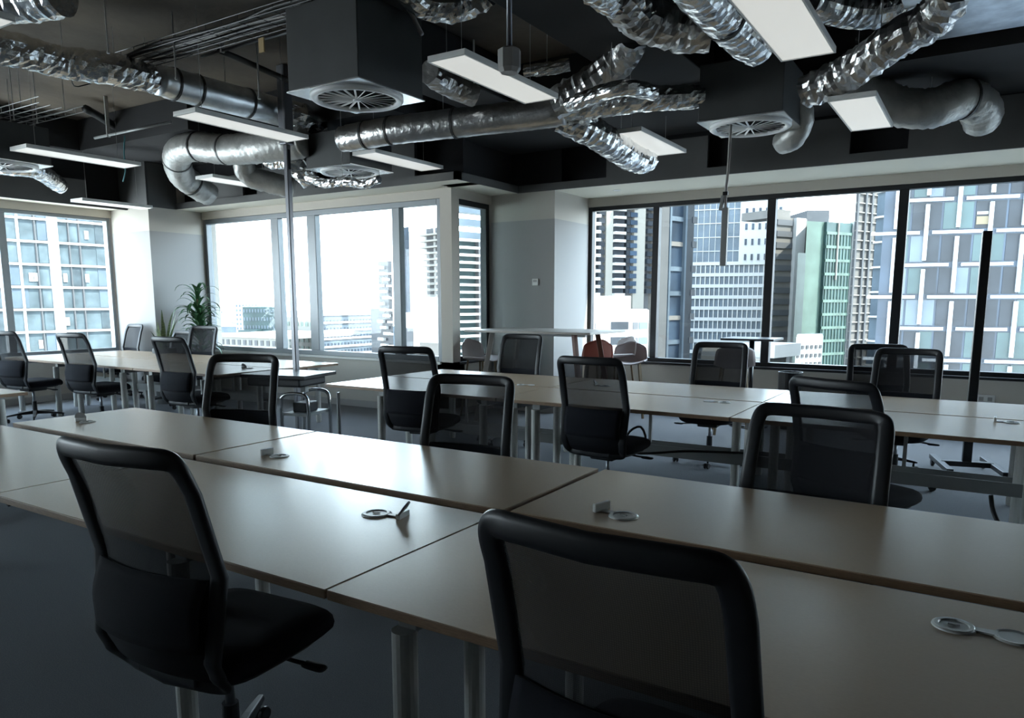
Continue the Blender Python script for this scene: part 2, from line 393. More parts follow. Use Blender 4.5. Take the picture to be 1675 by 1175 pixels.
# cable trays between the benches
def tray(x0, x1, y, z, label):
    r = empty('cable_tray', (x0, y, z), label=label, cat='cable tray')
    MB().box((0, -.10, 0), (x1-x0, .10, .012)).box((0, -.10, .012), (x1-x0, -.092, .085)).box((0, .092, .012), (x1-x0, .10, .085)).build('trough', 'steel_grey', r)
    for t in (.15, .5, .85):
        MB().box(((x1-x0)*t-.012, -.008, .085), ((x1-x0)*t+.012, .008, .70-z)).build('hanger', 'steel_grey', r)
    return r
tray(-4.8, .4, 5.57, .26, 'long grey steel cable tray hung low under the second bench')
tray(-10.7, -6.8, 5.57, .34, 'grey steel cable tray hung under the far left bench')
tray(-4.9, .3, 2.12, .45, 'grey steel cable tray hung under the front bench')

# ------------------------------------------------------------------ mesh task chair
def back_y(z):   # side profile of the backrest
    pts = ((.40, -.165), (.46, -.235), (.53, -.262), (.62, -.245), (.74, -.228), (.90, -.262), (1.08, -.325))
    for (a, ya), (b, yb) in zip(pts, pts[1:]):
        if z <= b:
            t = max(0, (z-a)/(b-a)); return ya+(yb-ya)*(t*t*(3-2*t)*.5+t*.5)
    return pts[-1][1]
def back_w(z): return .222+.025*math.sin(max(0, min(1, (z-.40)/.45))*math.pi*.6)-.008*max(0, (z-.85)/.23)
def back_pt(u, z, off=0): return Vector((u*back_w(z), back_y(z)-.045*(1-u*u)+.02+off, z))
def rim(n=84, z0=.42, z1=1.075, e=.065):
    P = []
    for i in range(n):
        a = 2*math.pi*i/n; c = math.cos(a); s = math.sin(a)
        P.append(back_pt(math.copysign(abs(c)**(2*e), c)*.96, (z0+z1)/2+math.copysign(abs(s)**(2*e), s)*(z1-z0)/2))
    return P
def sheet(z0, z1, off, uw=.93, top_round=True):
    def f(s, t):
        z = z0+(z1-z0)*t; u = (2*s-1)*uw
        if top_round and t > .9: u *= (1-((t-.9)/.1)**3*.12)
        return back_pt(u, z, off)
    return f
def caster_mesh():
    b = MB()
    for sx in (-1, 1): b.lathe([(0, -.009), (.022, -.009), (.026, -.004), (.026, .004), (.022, .009), (0, .009)], 16, (sx*.014, -.004, .027), (1, 0, 0))
    b.lathe([(.0, .045), (.009, .045), (.009, .075), (0, .075)], 8, (0, .012, 0))
    b.box((-.006, -.012, .02), (.006, .016, .05))
    return b
def make_chair():
    root = empty('task_chair')
    MB().pad((0, .03, .455), .50, .50, .095, .32, 36, 10, lambda x, y: -.012*math.exp(-((x/.16)**2+(y/.16)**2))-.03*max(0, (y-.15)/.1)**2).build('seat', 'chair_fabric', root, smooth=True)
    MB().pad((0, .02, .415), .44, .42, .04, .2, 28, 6).build('seat_shell', 'chair_plastic', root, smooth=True)
    k = rim(); m = len(k); c = Vector((0, -.2, .75)); ups = []
    for i in range(m):
        t = (k[(i+1) % m]-k[i-1]).normalized(); ups.append(Vector((0, 1, 0)) - t*t.y)
    prof = [(.028*math.copysign(abs(math.cos(a))**.7, math.cos(a)), .0125*math.copysign(abs(math.sin(a))**.7, math.sin(a))) for a in [2*math.pi*i/10 for i in range(10)]]
    MB().sweep(k, prof, closed=True, ups=ups).build('back_frame', 'chair_plastic', root, smooth=True)
    MB().grid(sheet(.735, 1.068, .004, .90), 18, 12).build('back_mesh', 'chair_mesh', root, smooth=True)
    MB().grid(sheet(.43, .735, .004, .92, False), 18, 12).build('lower_back_mesh', 'chair_mesh_dense', root, smooth=True)
    lb = MB().grid(lambda s, t: back_pt((2*s-1)*.86, .55+.19*t, -.012-.018*math.sin(math.pi*t)), 16, 8)
    lb.build('lumbar_panel', 'chair_fabric', root, smooth=True, solid=.012)
    MB().bar((0, -.05, .40), (0, -.20, .415), .10, .035).bar((-.12, -.20, .43), (.12, -.20, .43), .03, .05).build('back_bracket', 'chair_plastic', root, bevel=.006)
    MB().box((-.09, -.11, .355), (.09, .12, .405)).build('tilt_mechanism', 'chair_plastic', root, bevel=.01)
    for sx in (1, -1):
        lv = MB().tube([(sx*.08, .02+.05*sx, .385), (sx*.19, .03+.05*sx, .375), (sx*.235, .035+.05*sx, .372)], .007, 8)
        lv.pad((sx*.265, .038+.05*sx, .370), .09, .035, .018, .4, 14, 6); lv.build('lever', 'chair_plastic', root, smooth=True)
    MB().tube([(0, 0, .20), (0, 0, .36)], .0145, 14).build('gas_lift', 'gas_metal', root, smooth=True)
    MB().lathe([(0, .085), (.036, .085), (.04, .10), (.034, .135), (.027, .14), (.025, .245), (0, .245)], 18).build('base_hub', 'chair_plastic', root, smooth=False)
    cm = None
    for i in range(5):
        a = 2*math.pi*i/5+.3; d = Vector((math.cos(a), math.sin(a), 0)); s = d.cross(Vector((0, 0, 1)))
        b = MB(); vs = []
        for rr, w, zt, zb in ((.02, .026, .132, .088), (.16, .022, .118, .088), (.31, .016, .094, .076), (.325, .010, .088, .078)):
            vs += [d*rr+s*w+Vector((0, 0, zb)), d*rr-s*w+Vector((0, 0, zb)), d*rr-s*w*.7+Vector((0, 0, zt)), d*rr+s*w*.7+Vector((0, 0, zt))]
        fs = [(0, 1, 2, 3), (15, 14, 13, 12)]
        for q in range(3):
            for j in range(4): fs.append((q*4+j, (q+1)*4+j, (q+1)*4+(j+1) % 4, q*4+(j+1) % 4))
        b.add(vs, fs); arm = b.build('base_arm', 'chair_plastic', root, bevel=.004)
        if cm is None:
            cs = caster_mesh().build('caster', 'caster', arm); cm = cs
        else:
            cs = cm.copy(); COL.objects.link(cs); cs.parent = arm
        cs.location = d*.305; cs.rotation_euler = (0, 0, a+1.1*i)
    return root
chair0 = make_chair(); used = [False]
UPPER = ('seat', 'seat_shell', 'back_frame', 'back_mesh', 'lower_back_mesh', 'lumbar_panel', 'back_bracket', 'tilt_mechanism', 'lever')
def chair(x, y, face, label, grp, lift=0.0, spin=0.0, fine=False):
    """x,y centre of the seat post; face: degrees from +Y, clockwise; lift raises seat and back on the gas lift"""
    if used[0]: o = copy_tree(chair0)
    else: o = chair0; used[0] = True
    for c in list(bpy.data.objects):
        if c.parent == o:
            k = c.name.split('.')[0]
            if k in UPPER: c.location.z = lift
            elif k == 'gas_lift': c.scale.z = 1+lift/.16; c.location.z = -.20*lift/.16
            elif k in ('base_hub', 'base_arm'): c.rotation_euler.z = spin
    if fine:
        for c in bpy.data.objects:
            if c.parent == o and c.name.startswith('back_mesh'): c.material_slots[0].link = 'OBJECT'; c.material_slots[0].material = MATS['chair_mesh_fine']
    o.location = (x, y, 0); o.rotation_euler = (0, 0, -R(face))
    tag(o, label, 'chair', grp); return o
def chair_back(bx, by, face, *a, **k):     # place by the middle of the backrest's top edge
    f = R(face); d = Vector((math.sin(f), math.cos(f)))
    return chair(bx+d.x*.34, by+d.y*.34, face, *a, **k)
G1 = 'task chairs around the front bench'; G2 = 'task chairs around the second bench'; G3 = 'task chairs around the far left bench'
chair_back(-1.845, 1.0, -5, 'black mesh chair at left by the front bench, its levers and gas lift showing', G1, .015, .55, fine=True)
chair_back(-.515, 1.05, 2, 'nearest black mesh chair, its wide dark back filling the centre foreground', G1, .0, fine=True)
chair_back(-4.12, 3.22, 158, 'open-mesh chair behind the front bench, before the dark flip-top table', G1, .02)
chair_back(-2.275, 3.22, 170, 'open-mesh chair with arched top behind the middle of the front bench', G1, -.02)
o = chair_back(-.53, 3.24, 186, 'solid dark-backed chair behind the right half of the front bench', G1, -.06, fine=True); o.scale = (1.1, 1, 1)
chair_back(-.64, 4.0, 24, 'black mesh chair turned askew between the benches, top rail slanting', G2, -.02)
chair_back(-2.22, 4.45, 2, 'black mesh chair at the middle of the second bench, near side', G2, .0, .4)
chair_back(-3.86, 4.5, -11, 'open-mesh chair at the left end of the second bench, near side', G2, .015)
chair_back(-4.13, 6.78, 180, 'black mesh chair facing us just below the tall trestle table', G2, .02)
chair_back(-2.07, 6.98, 176, 'mesh chair behind the second bench, star base visible beneath the desk', G2, -.015, .2)
chair_back(-.50, 6.98, 184, 'mesh chair behind the second bench, nearest the tall black pole', G2, -.02)
chair_back(-.80, 7.55, 165, 'mesh chair showing through the back of the one by the black pole', G2, -.02)
chair_back(-6.85, 4.4, -5, 'mesh chair at the near side of the far left bench, right end', G3, .02)
chair_back(-8.67, 4.4, -8, 'mesh chair before the far left bench, in front of the left window frame', G3, .015)
chair_back(-9.8, 4.2, -10, 'mesh chair at the left picture edge, star base and castors showing', G3, .02, .3)
chair_back(-11.0, 6.62, 185, 'mesh chair against the wall beside the sword-leaved plant', G3, .02)
chair_back(-9.37, 6.66, 170, 'mesh chair in front of the leafy green plant', G3, .02)
chair_back(-9.82, 6.64, 182, 'lower dark chair half hidden left of the leafy plant', G3, -.06)
chair_back(-5.55, 2.05, -70, 'dark chair mostly out of frame at the far left edge', None, .0)

# ------------------------------------------------------------------ the city outside
class Tower:
    """vertical slab building; its facade runs from ground point A to B (left to right seen from the room)"""
    def __init__(s, A, B, thick, ztop, label, body, zbot=-95, cat='building', grp=None, name='tower'):
        s.A = Vector((A[0], A[1], 0)); s.B = Vector((B[0], B[1], 0)); s.u = (s.B-s.A).normalized(); s.L = (s.B-s.A).length
        s.n = Vector((s.u.y, -s.u.x, 0))
        if s.n.dot(-s.A) < 0: s.n = -s.n          # facade normal, towards the room
        s.zb = zbot; s.zt = ztop; s.th = thick
        ang = math.atan2(s.u.y, s.u.x)
        s.root = empty(name, (s.A.x, s.A.y, zbot), ang, label=label, cat=cat, group=grp)
        s.sg = 1 if s.n.dot(Vector((-s.u.y, s.u.x, 0))) > 0 else -1     # local +y or -y faces the room
        ra = s.A.normalized(); rb = s.B.normalized(); k = .93
        P = [s.A, s.B, s.B+(rb*(k+.07)-(rb-ra)*0)*thick, s.A+ra*thick]
        mid = (P[2]+P[3])/2; P[2] = mid+(P[2]-mid)*k; P[3] = mid+(P[3]-mid)*k
        nl = Vector((-s.u.y, s.u.x, 0)); L2 = [((q-s.A).dot(s.u), (q-s.A).dot(nl)) for q in P]
        if s.sg > 0: L2 = L2[::-1]
        MB().prism(L2, 0, ztop-zbot).build('body', body, s.root)
    def box(s, u0, u1, d0, d1, z0, z1, b=None):    # d: outwards from facade
        b = b or MB(); y0, y1 = sorted((d0*s.sg, d1*s.sg)); return b.box((u0, y0, z0-s.zb), (u1, y1, z1-s.zb))
    def part(s, name, m, *bx, kind=None):
        b = MB()
        for q in bx: s.box(*q, b)
        o = b.build(name, m, s.root)
        if kind: o['kind'] = kind
        return o
    def ufor(s, px):                                # where along the facade a pixel column falls
        r = ray(px, 492.5); r = Vector((r.x, r.y, 0)); d = s.u
        den = r.x*(-d.y)+r.y*d.x; t = (s.A.x*(-d.y)+s.A.y*d.x)/den; P = r*t; return (P-s.A).dot(d)
    def zat(s, px, py): P = s.A+s.u*s.ufor(px); return zof(px, py, P)
    def grid(s, name, m, u0, u1, z0, z1, nu, nz, fu=.6, fz=.55, d=.15, solo=False):
        du = (u1-u0)/nu; dz = (z1-z0)/nz; src = None; bx = []
        for j in range(nz):
            for i in range(nu):
                a = u0+du*(i+.5-fu/2); z = z0+dz*(j+.5-fz/2)
                if not solo: bx.append((a, a+du*fu, -.3, d, z, z+dz*fz)); continue
                if src is None:
                    src = s.box(0, du*fu, -.3, d, s.zb, s.zb+dz*fz).build(name, m, s.root); o = src
                else: o = src.copy(); COL.objects.link(o); o.parent = s.root
                o.location = (a, 0, z-s.zb)
        if bx: return s.part(name, m, *bx, kind='stuff')
    def bands(s, name, m, u0, u1, z0, z1, n, f=.3, d=.4, solo=True, d0=-.1):
        dz = (z1-z0)/n; src = None; bx = []
        for j in range(n+1):
            z = z0+dz*j
            if not solo: bx.append((u0, u1, d0, d, z, z+dz*f)); continue
            if src is None: src = s.box(u0, u1, d0, d, s.zb, s.zb+dz*f).build(name, m, s.root); o = src
            else: o = src.copy(); COL.objects.link(o); o.parent = s.root
            o.location = (0, 0, z-s.zb)
        if bx: return s.part(name, m, *bx, kind='stuff')

MB().box((-6000, 20, -97), (5000, 9000, -95)).build('ground', 'c_ground')['kind'] = 'structure'

# left window: glazed office block with white floor edges
A = far(-150, 118); B = far(245, 150); A = A+(A-B).normalized()*70
t = Tower(A, B, 40, 105, 'broad glass office block filling the left window, white floor bands and a pale central pier', 'c_mist')  # unseen length and height added to block sky light from the corner column
h = 3.95; z0 = t.zat(95, 544)
t.bands('floor_band', 'c_white', 0, t.L, z0-h*4, z0+h*25, 29, .10, .5)
for px, w, m in ((94, 1.6, 'c_white'), (38, .35, 'c_white'), (-40, 1.6, 'c_white'), (180, .5, 'c_white'), (205, 1.6, 'c_white'), (66, .22, 'c_grey'), (137, .22, 'c_grey'), (120, .2, 'c_grey')):
    u = t.ufor(px); t.part('pier', m, (u-w/2, u+w/2, -.1, .65 if w > 1 else .4, t.zb, t.zt))
n = 22; du = t.L/n; src = None
for k in range(-3, 8):
    for i in range(n):
        if random.random() < .75:
            r_ = random.random(); m = 'c_mist_dark' if r_ < .45 else ('c_glass_pale' if r_ < .75 else 'c_mist')
            ww = random.choice((.45, .6, .9)); t.part('pane', m, (i*du+.2, i*du+.2+du*ww-.3, -.1, .12, z0+h*k+.5, z0+h*(k+1)-.1))
for k in range(16):
    u = t.ufor(random.uniform(50, 185)); z = z0+h*random.randint(-1, 5)+1.2; t.part('white_blind', 'c_white', (u, u+.7, .1, .2, z, z+1.5))  # plain white rectangles at random spots on the facade

# middle windows: far low city
t = Tower(far(396, 300), far(462, 300), 60, zof(425, 502, far(425, 300)), 'teal glass slab with stepped roof, low beyond the middle windows', 'c_glass_teal', name='office_block')
t.part('roof_step', 'c_glass_teal', (0, t.L*.45, 0, 6, t.zb, t.zt-9)); t.grid('window_rows', 'c_glass_pale', 0, t.L, t.zt-26, t.zt, 14, 8, .5, .4)
t = Tower(far(356, 230), far(470, 215), 30, zof(410, 553, far(410, 222)), 'low cream apartment block with rows of openings, bottom of the first middle pane', 'c_cream', name='apartment_block')
t.grid('window_rows', 'c_grey', 0, t.L, t.zt-12, t.zt, 12, 4, .5, .5); t.part('roof_parapet', 'c_white', (-.5, t.L+.5, -30, .5, t.zt, t.zt+1))
t = Tower(far(384, 520), far(421, 520), 40, zof(400, 492, far(400, 520)), 'pale distant tower cluster on the skyline left of the teal slab', 'c_white', name='apartment_block')
t.grid('window_rows', 'c_glass_pale', 0, t.L, t.zt-30, t.zt-2, 7, 9, .5, .5)
t = Tower(far(466, 260), far(512, 250), 40, zof(490, 519, far(490, 255)), 'pale green-grey block behind the narrow middle pane', 'c_cream', name='apartment_block')
t.grid('window_rows', 'c_green', 0, t.L, t.zt-20, t.zt-1, 6, 7, .6, .5)
t = Tower(far(520, 260), far(612, 285), 40, zof(565, 516, far(565, 270)), 'long pale gridded apartment slab, low in the wide middle pane', 'c_glass_pale', name='apartment_block')
t.grid('window_rows', 'c_glass_blue', 0, t.L, t.zt-20, t.zt-1, 17, 7, .5, .55); t.bands('floor_band', 'c_white', 0, t.L, t.zt-20, t.zt, 7, .25, .5)
t = Tower(far(606, 230), far(621, 226), 14, zof(613, 505, far(613, 228)), 'small dark block left of the slim zigzag tower', 'c_grey', name='office_block')
t = Tower(far(620, 205), far(642, 200), 18, zof(630, 428, far(630, 203)), 'slim dark tower with white zigzag balconies right of the wide middle pane', 'c_dark')
b = MB()
for j in range(40):
    z = t.zt-2-j*1.6; o_ = (j % 3)*t.L*.22; t.box(o_, o_+t.L*.45, -.1, .8, z, z+.8, b)
    if j % 2: t.box(t.L*.7, t.L, -.1, .6, z, z+.6, b)
o = b.build('balcony_rows', 'c_white', t.root); o['kind'] = 'stuff'
t = Tower(far(652, 165), far(671, 162), 20, zof(660, 372, far(660, 163)), 'narrow blue-grey tower at the left of the last middle pane', 'c_glass_blue')
t.grid('window_rows', 'c_glass_pale', 0, t.L*.5, t.zt-50, t.zt-2, 2, 18, .6, .5)
t = Tower(far(671, 140), far(738, 130), 25, zof(705, 374, far(705, 135)), 'bright white residential tower with scalloped balconies in the last middle pane', 'c_white')
for j in range(13):
    z = t.zat(710, 386)-j*t.zat(710, 374)/13.2*1.0; u = t.ufor(697)
    t.part('balcony', 'c_cream', (u, t.L, 0, 1.2, z, z+.25)); t.part('window', 'c_grey', (u+.6, u+2.6, -.1, .1, z+.5, z+1.3)); t.part('window', 'c_grey', (u+3.4, t.L-.6, -.1, .1, z+.5, z+1.3))
t = Tower(far(655, 110), far(745, 103), 20, zof(700, 515, far(700, 106)), 'bright white podium block at the foot of the white residential tower', 'c_white', name='office_block')
t.part('roof_plant', 'c_white', (2, t.L-2, -15, -3, t.zt, t.zt+2.5)); t.part('window', 'c_grey', (1, 2.6, -.1, .1, t.zt-7, t.zt-2), ); t.part('window', 'c_beige', (4, 8, -.1, .1, t.zt-9, t.zt-4))
t = Tower(far(345, 700), far(760, 700), 60, -22, 'hazy row of distant low blocks below the skyline', 'c_glass_pale', name='city_blocks')
random.seed(11); b = MB()
for k in range(900):
    d = random.uniform(330, 2600); P = far(random.uniform(250, 1000), d); w = random.uniform(6, 26); hh = random.choice((6, 8, 10, 14, 20, 30)); 
    if d > 500: hh *= random.choice((1, 1, 1, 1.8))
    a = random.uniform(0, 1.5); M = Matrix.Translation((P.x, P.y, -95)) @ Matrix.Rotation(a, 4, 'Z'); b.box((-w/2, -w*.4, 0), (w/2, w*.4, hh), M)
o = b.build('suburb_houses', 'c_cream'); tag(o, 'sprawl of countless pale low houses reaching to the hazy horizon', 'houses', kind='stuff')

# narrow return window: banded tower
t = Tower(far(742, 92), far(812, 97), 25, zof(780, 392, far(780, 95)), 'dark glass apartment tower with white balcony bands in the narrow side window', 'c_glass_teal')
dz = (t.zat(778, 392)-t.zat(778, 574))/15.4
for j in range(-3, 16):
    z = t.zat(778, 574)+dz*j
    for a, c in ((t.ufor(746), t.ufor(777)), (t.ufor(781), t.ufor(805))): t.part('balcony', 'c_white', (a, c, -.1, 1.0, z, z+dz*.33))
t.part('pier', 'c_grey', (t.ufor(777.5), t.ufor(780.5), -.1, .7, t.zb, t.zt))
for j in range(4): t.part('crown_band', 'c_glass_pale', (0, t.L, -1-j*.5, .2-j*.4, t.zt+j*1.6, t.zt+j*1.6+.8))

# right windows
t = Tower(far(955, 118), far(1086, 125), 22, 48, 'tall grey-white apartment tower with columns of dark windows, left right-hand pane', 'c_grey')
ua = t.ufor(985); t.part('pier', 'c_cream', (ua, t.ufor(996), -.1, .8, t.zb, t.zt)); t.part('pier', 'c_cream', (t.ufor(1030), t.ufor(1048), -.1, .8, t.zb, t.zt)); t.part('pier', 'c_beige', (t.ufor(1060), t.L, -.1, .8, t.zb, t.zt))
dz = (t.zat(1010, 347)-t.zat(1010, 472))/10
for j in range(-1, 16):
    z = t.zat(1010, 472)+dz*j
    for a, c, m in ((996, 1013, 'c_dark'), (1017, 1022, 'c_dark'), (1023, 1034, 'c_glass_blue'), (1051, 1059, 'c_dark'), (972, 982, 'c_dark')):
        t.part('window', m, (t.ufor(a), t.ufor(c), 0, 1.0, z+dz*.35, z+dz*.95))
    t.part('balcony', 'c_white', (t.ufor(996), t.ufor(1013), .6, 1.5, z, z+dz*.35)); t.part('balcony', 'c_white', (t.ufor(966), t.ufor(973), .4, 1.5, z, z+dz*.4))
t = Tower(far(955, 84), far(1062, 88), 16, zof(1020, 508, far(1020, 86)), 'sunlit white stepped office building at the foot of the grey-white tower', 'c_white', name='office_block')
t.part('roof_plant', 'c_white', (t.ufor(1003), t.ufor(1040), -9, -1, t.zt, t.zat(1020, 484))); t.part('roof_plant', 'c_cream', (t.ufor(975), t.ufor(1003), -7, -1, t.zt, t.zat(990, 494)))
for j in range(7):
    z = t.zt-2.2-j*1.75
    t.part('window', 'c_dark', (t.ufor(1000), t.ufor(1028), -.1, .12, z, z+.9)); t.part('window', 'c_grey', (t.ufor(1036), t.ufor(1044), -.1, .12, z, z+.8)); t.part('window', 'c_glass_pale', (t.ufor(1046), t.ufor(1060), -.1, .12, z, z+.8)); t.part('window', 'c_grey', (t.ufor(967), t.ufor(974), -.1, .12, z, z+.8))
t = Tower(far(1074, 150), far(1129, 158), 20, 75, 'dark blue-brown tower with pale vertical edges and jagged balconies, second right-hand pane', 'c_glass_blue')
for px in (1074, 1088, 1113): t.part('pier', 'c_glass_pale', (t.ufor(px), t.ufor(px)+.6, -.1, .7, t.zb, t.zt))
t.part('recess', 'c_dark', (t.ufor(1116), t.L, -.1, .3, t.zb, t.zt)); dz = 3.1
for j in range(28):
    z = t.zt-3-j*dz*1.6; t.part('spandrel', 'c_glass_pale' if j % 3 else 'c_beige', (t.ufor(1090), t.ufor(1112), -.1, .3, z, z+.9)); t.part('balcony', 'c_grey', (t.L-.5, t.L+1.1, -2, .4, z, z+1.3))
t = Tower(far(1118, 245), far(1275, 235), 25, 125, 'huge pale glass tower with a white gridded lower half behind the second right-hand mullion', 'c_glass_pale')
zsp = t.zat(1180, 434)
t.grid('window_rows', 'c_white', 0, t.L, zsp-60, zsp, 20, 17, .22, 1.0, .4); t.bands('floor_band', 'c_white', 0, t.L, zsp-60, zsp, 17, .3, .5)
t.grid('window_rows', 'c_grey', 0, t.L, zsp-60, zsp, 20, 17, .4, .4, .2)
u = t.ufor(1205); t.part('upper_wall', 'c_white', (u, t.L, -.1, .8, zsp, t.zt)); t.grid('window_rows', 'c_glass_blue', u+1, t.L, zsp, t.zt, 6, 24, .35, .4, 1.0)
t.bands('glazing_joint', 'c_white', 0, u, zsp, t.zt, 26, .06, .2, solo=False)
for j in range(9): u_ = u*j/9; t.part('glazing_joint', 'c_white', (u_, u_+.15, 0, .2, zsp, t.zt))
t = Tower(far(1150, 120), far(1258, 112), 30, zof(1205, 585, far(1205, 116)), 'pale low roof terrace below the pale glass tower', 'c_cream', name='office_block')
t.part('roof_plant', 'c_white', (4, 11, -12, -3, t.zt, t.zt+2))
# third pane
t = Tower(far(1262, 190), far(1313, 196), 24, zof(1285, 357, far(1285, 193)), 'grey striped tower with a broad white flank, left in the third right-hand pane', 'c_beige')
u = t.ufor(1291); t.part('flank', 'c_white', (u, t.ufor(1306), -.1, 1.0, t.zb, t.zt)); t.part('crown', 'c_beige', (1, u, -12, -1, t.zt, t.zt+2))
t.bands('floor_band', 'c_grey', .5, u-.3, t.zt-75, t.zt-2, 26, .5, .3)
t = Tower(far(1301, 176), far(1314, 178), 10, zof(1308, 414, far(1308, 177)), 'thin grey-green slab tower between the white flank and the green glass tower', 'c_green', name='tower')
t = Tower(far(1311, 215), far(1347, 215), 26, zof(1330, 345, far(1330, 215)), 'tower with boxy grey plant room rising behind the green glass tower', 'c_glass_pale')
t.part('plant_room', 'c_grey', (0, t.L, -20, .5, t.zt-5, t.zt)); t.part('crown', 'c_white', (0, t.L, 0, .6, t.zt-9, t.zt-5))
t = Tower(far(1313, 185), far(1396, 193), 26, zof(1350, 364, far(1350, 188)), 'green glass tower with a pale right edge, centre of the third right-hand pane', 'c_green')
a, c = t.ufor(1341), t.ufor(1382); t.part('curtain_wall', 'c_green_dark', (a, c, -.1, .8, t.zb, t.zt)); t.part('edge_fin', 'c_white', (t.ufor(1383), t.L, -.1, 1.6, t.zb, t.zt+.5))
t.bands('floor_band', 'c_green', a, c, t.zt-76, t.zt-3, 22, .2, 1.0); t.grid('window_rows', 'c_green', a, c, t.zt-76, t.zt-3, 8, 22, .12, 1.0, 1.0)
t.part('pier', 'c_cream', (t.ufor(1358), t.ufor(1359.5), -.1, 1.2, t.zt-14, t.zt))
t = Tower(far(1306, 135), far(1350, 138), 16, zof(1330, 552, far(1330, 136)), 'low white block at the foot of the green glass tower', 'c_white', name='apartment_block')
t.grid('window_rows', 'c_grey', 0, t.L, t.zt-12, t.zt-1, 6, 7, .5, .4)
t = Tower(far(1390, 145), far(1437, 150), 26, 65, 'tall beige-grey concrete tower beside the bluish glass tower, third right-hand pane', 'c_beige')
for px in (1390, 1403, 1413, 1424): t.part('pier', 'c_grey', (t.ufor(px), t.ufor(px)+.5, -.1, .4, t.zb, t.zt))
t.bands('floor_band', 'c_cream', 0, t.L, t.zat(1410, 600), t.zt, 44, .12, .3, solo=False)
t = Tower(far(1424, 105), far(1470, 100), 20, 60, 'bluish glass tower with white window bands at the fourth mullion', 'c_glass_pale')
t.bands('floor_band', 'c_white', 0, t.L, t.zat(1440, 600), t.zt, 20, .08, .3)
for px in (1447, 1461): t.part('pier', 'c_white', (t.ufor(px), t.ufor(px)+.4, -.1, .5, t.zb, t.zt))

# fourth pane: office block with a woven pattern of white fins
A = far(1436, 88); f = Vector((-math.sin(YAW), math.cos(YAW), 0)); rt = Vector((math.cos(YAW), math.sin(YAW), 0))
B = A+(rt*.932-f*.363)*46
t = Tower(A, B, 30, 50, 'dark glass office block woven over with white fins, behind the tall black pole', 'c_glass_blue')
hz_ = (t.zat(1560, 326)-t.zat(1560, 538))/4; zr5 = t.zat(1560, 538); us = [t.ufor(1505), t.ufor(1557), t.ufor(1609), t.ufor(1661)]
du = (us[3]-us[0])/3; wv = .20
for k in range(-6, 9):
    z = zr5+hz_*k
    for j in range(-1, 11):
        u = us[0]+du*j
        if u < -1 or u > t.L+1: continue
        if (k+j) % 2 == 0:      # horizontal fin centred on this column
            t.part('horizontal_fin', 'c_bar', (u-du*.80, u+du*.80, 0, .45, z-.17, z+.17))
            if True: t.part('vertical_fin', 'c_bar', (u-wv, u+wv, 0, .5, z+.50, z+hz_*2-.50))
for k in range(-6, 9):
    z = zr5+hz_*k
    for j in range(-2, 20):
        u = us[0]+du*j/2
        if u < 0 or u+du*.42 > t.L: continue
        r_ = random.random(); m = 'c_dark' if r_ < .5 else ('c_glass_teal' if r_ < .8 else ('c_glass_pale' if u < us[1] else 'c_dark'))
        t.part('pane', m, (u+.12, u+du*.5-.12, -.1, .1, z+.35, z+hz_-.35))
u = t.ufor(1585); t.part('blind', 'c_yellow', (u, u+1.2, .1, .2, t.zat(1585, 368), t.zat(1585, 355))); t.part('blind', 'c_cream', (u, u+1.1, .1, .2, t.zat(1585, 352), t.zat(1585, 347)))

# ------------------------------------------------------------------ ceiling services
EYEV = Vector((0, 0, EYE))
def pt(q): x, y, k, v = q; return atz(x, y, v) if k == 'z' else at(x, y, v)
def duct(name, label, pts, rpx, m, crumple=.06, rib=.03, ribw=.05, flat=True, seed=0, straps=(), step=.03, cat='duct', n=22, oval=1):
    P = [pt(q) for q in pts]; mid = P[len(P)//2]; r = rpx*(mid-EYEV).dot(_fw)/1213
    path = smoothpath(P, step); root = empty(name, path[len(path)//2], label=label, cat=cat); off = Vector(root.location)
    b = MB(); vs = []; last = None; N = len(path)
    for i, p in enumerate(path):
        t = (path[min(i+1, N-1)]-path[max(i-1, 0)]).normalized(); u = last if last is not None else Vector((0, 0, 1))
        a = u-t*u.dot(t); a = a.normalized() if a.length > 1e-4 else t.orthogonal().normalized(); last = a; c = t.cross(a)
        s = i*step; k0 = 1+rib*math.sin(s/ribw*2*math.pi)
        if i < 3 or i > N-4: k0 *= .93
        for j in range(n):
            g = 2*math.pi*j/n; d = c*math.cos(g)+a*math.sin(g)*oval
            q = d*1.6+Vector((s*9, seed*3.1, 0))
            kk = k0+crumple*(noise.noise(q*2.2)+.6*noise.noise(q*5)); vs.append(p+d*r*kk-off)
    fs = [(i*n+j, i*n+(j+1) % n, (i+1)*n+(j+1) % n, (i+1)*n+j) for i in range(N-1) for j in range(n)]
    fs += [tuple(range(n))[::-1], tuple(range((N-1)*n, N*n))]
    b.add(vs, fs); b.build('duct_skin', m, root, smooth=not flat)
    for f in straps:
        i = min(N-2, max(1, int(f*N))); p = path[i]; t = (path[i+1]-path[i-1]).normalized(); a = (Vector((0, 0, 1))-t*t.z).normalized(); c = t.cross(a)
        MB().sweep([p+(c*math.cos(g)+a*math.sin(g)*oval)*r*1.04-off for g in [2*math.pi*j/24 for j in range(24)]], [(-.012, -.003), (.012, -.003), (.012, .003), (-.012, .003)], closed=True, ups=[(c*math.cos(g)+a*math.sin(g)) for g in [2*math.pi*j/24 for j in range(24)]]).build('strap', 'strap', root)
    k = N//2; q = path[k]-off
    if 3.88-path[k].z-r > .03:
        MB().tube([q+Vector((0, 0, r*.9)), Vector((q.x, q.y, 3.89-off.z))], .003, 6).build('hanger_wire', 'rod', root)
    return root, r
D = duct
D('flexible_duct', 'large bright foil duct end in the top left corner', [(-90, -10, 'z', 3.45), (20, -4, 'z', 3.45), (100, -12, 'z', 3.45)], 38, 'foil', .05, .02)
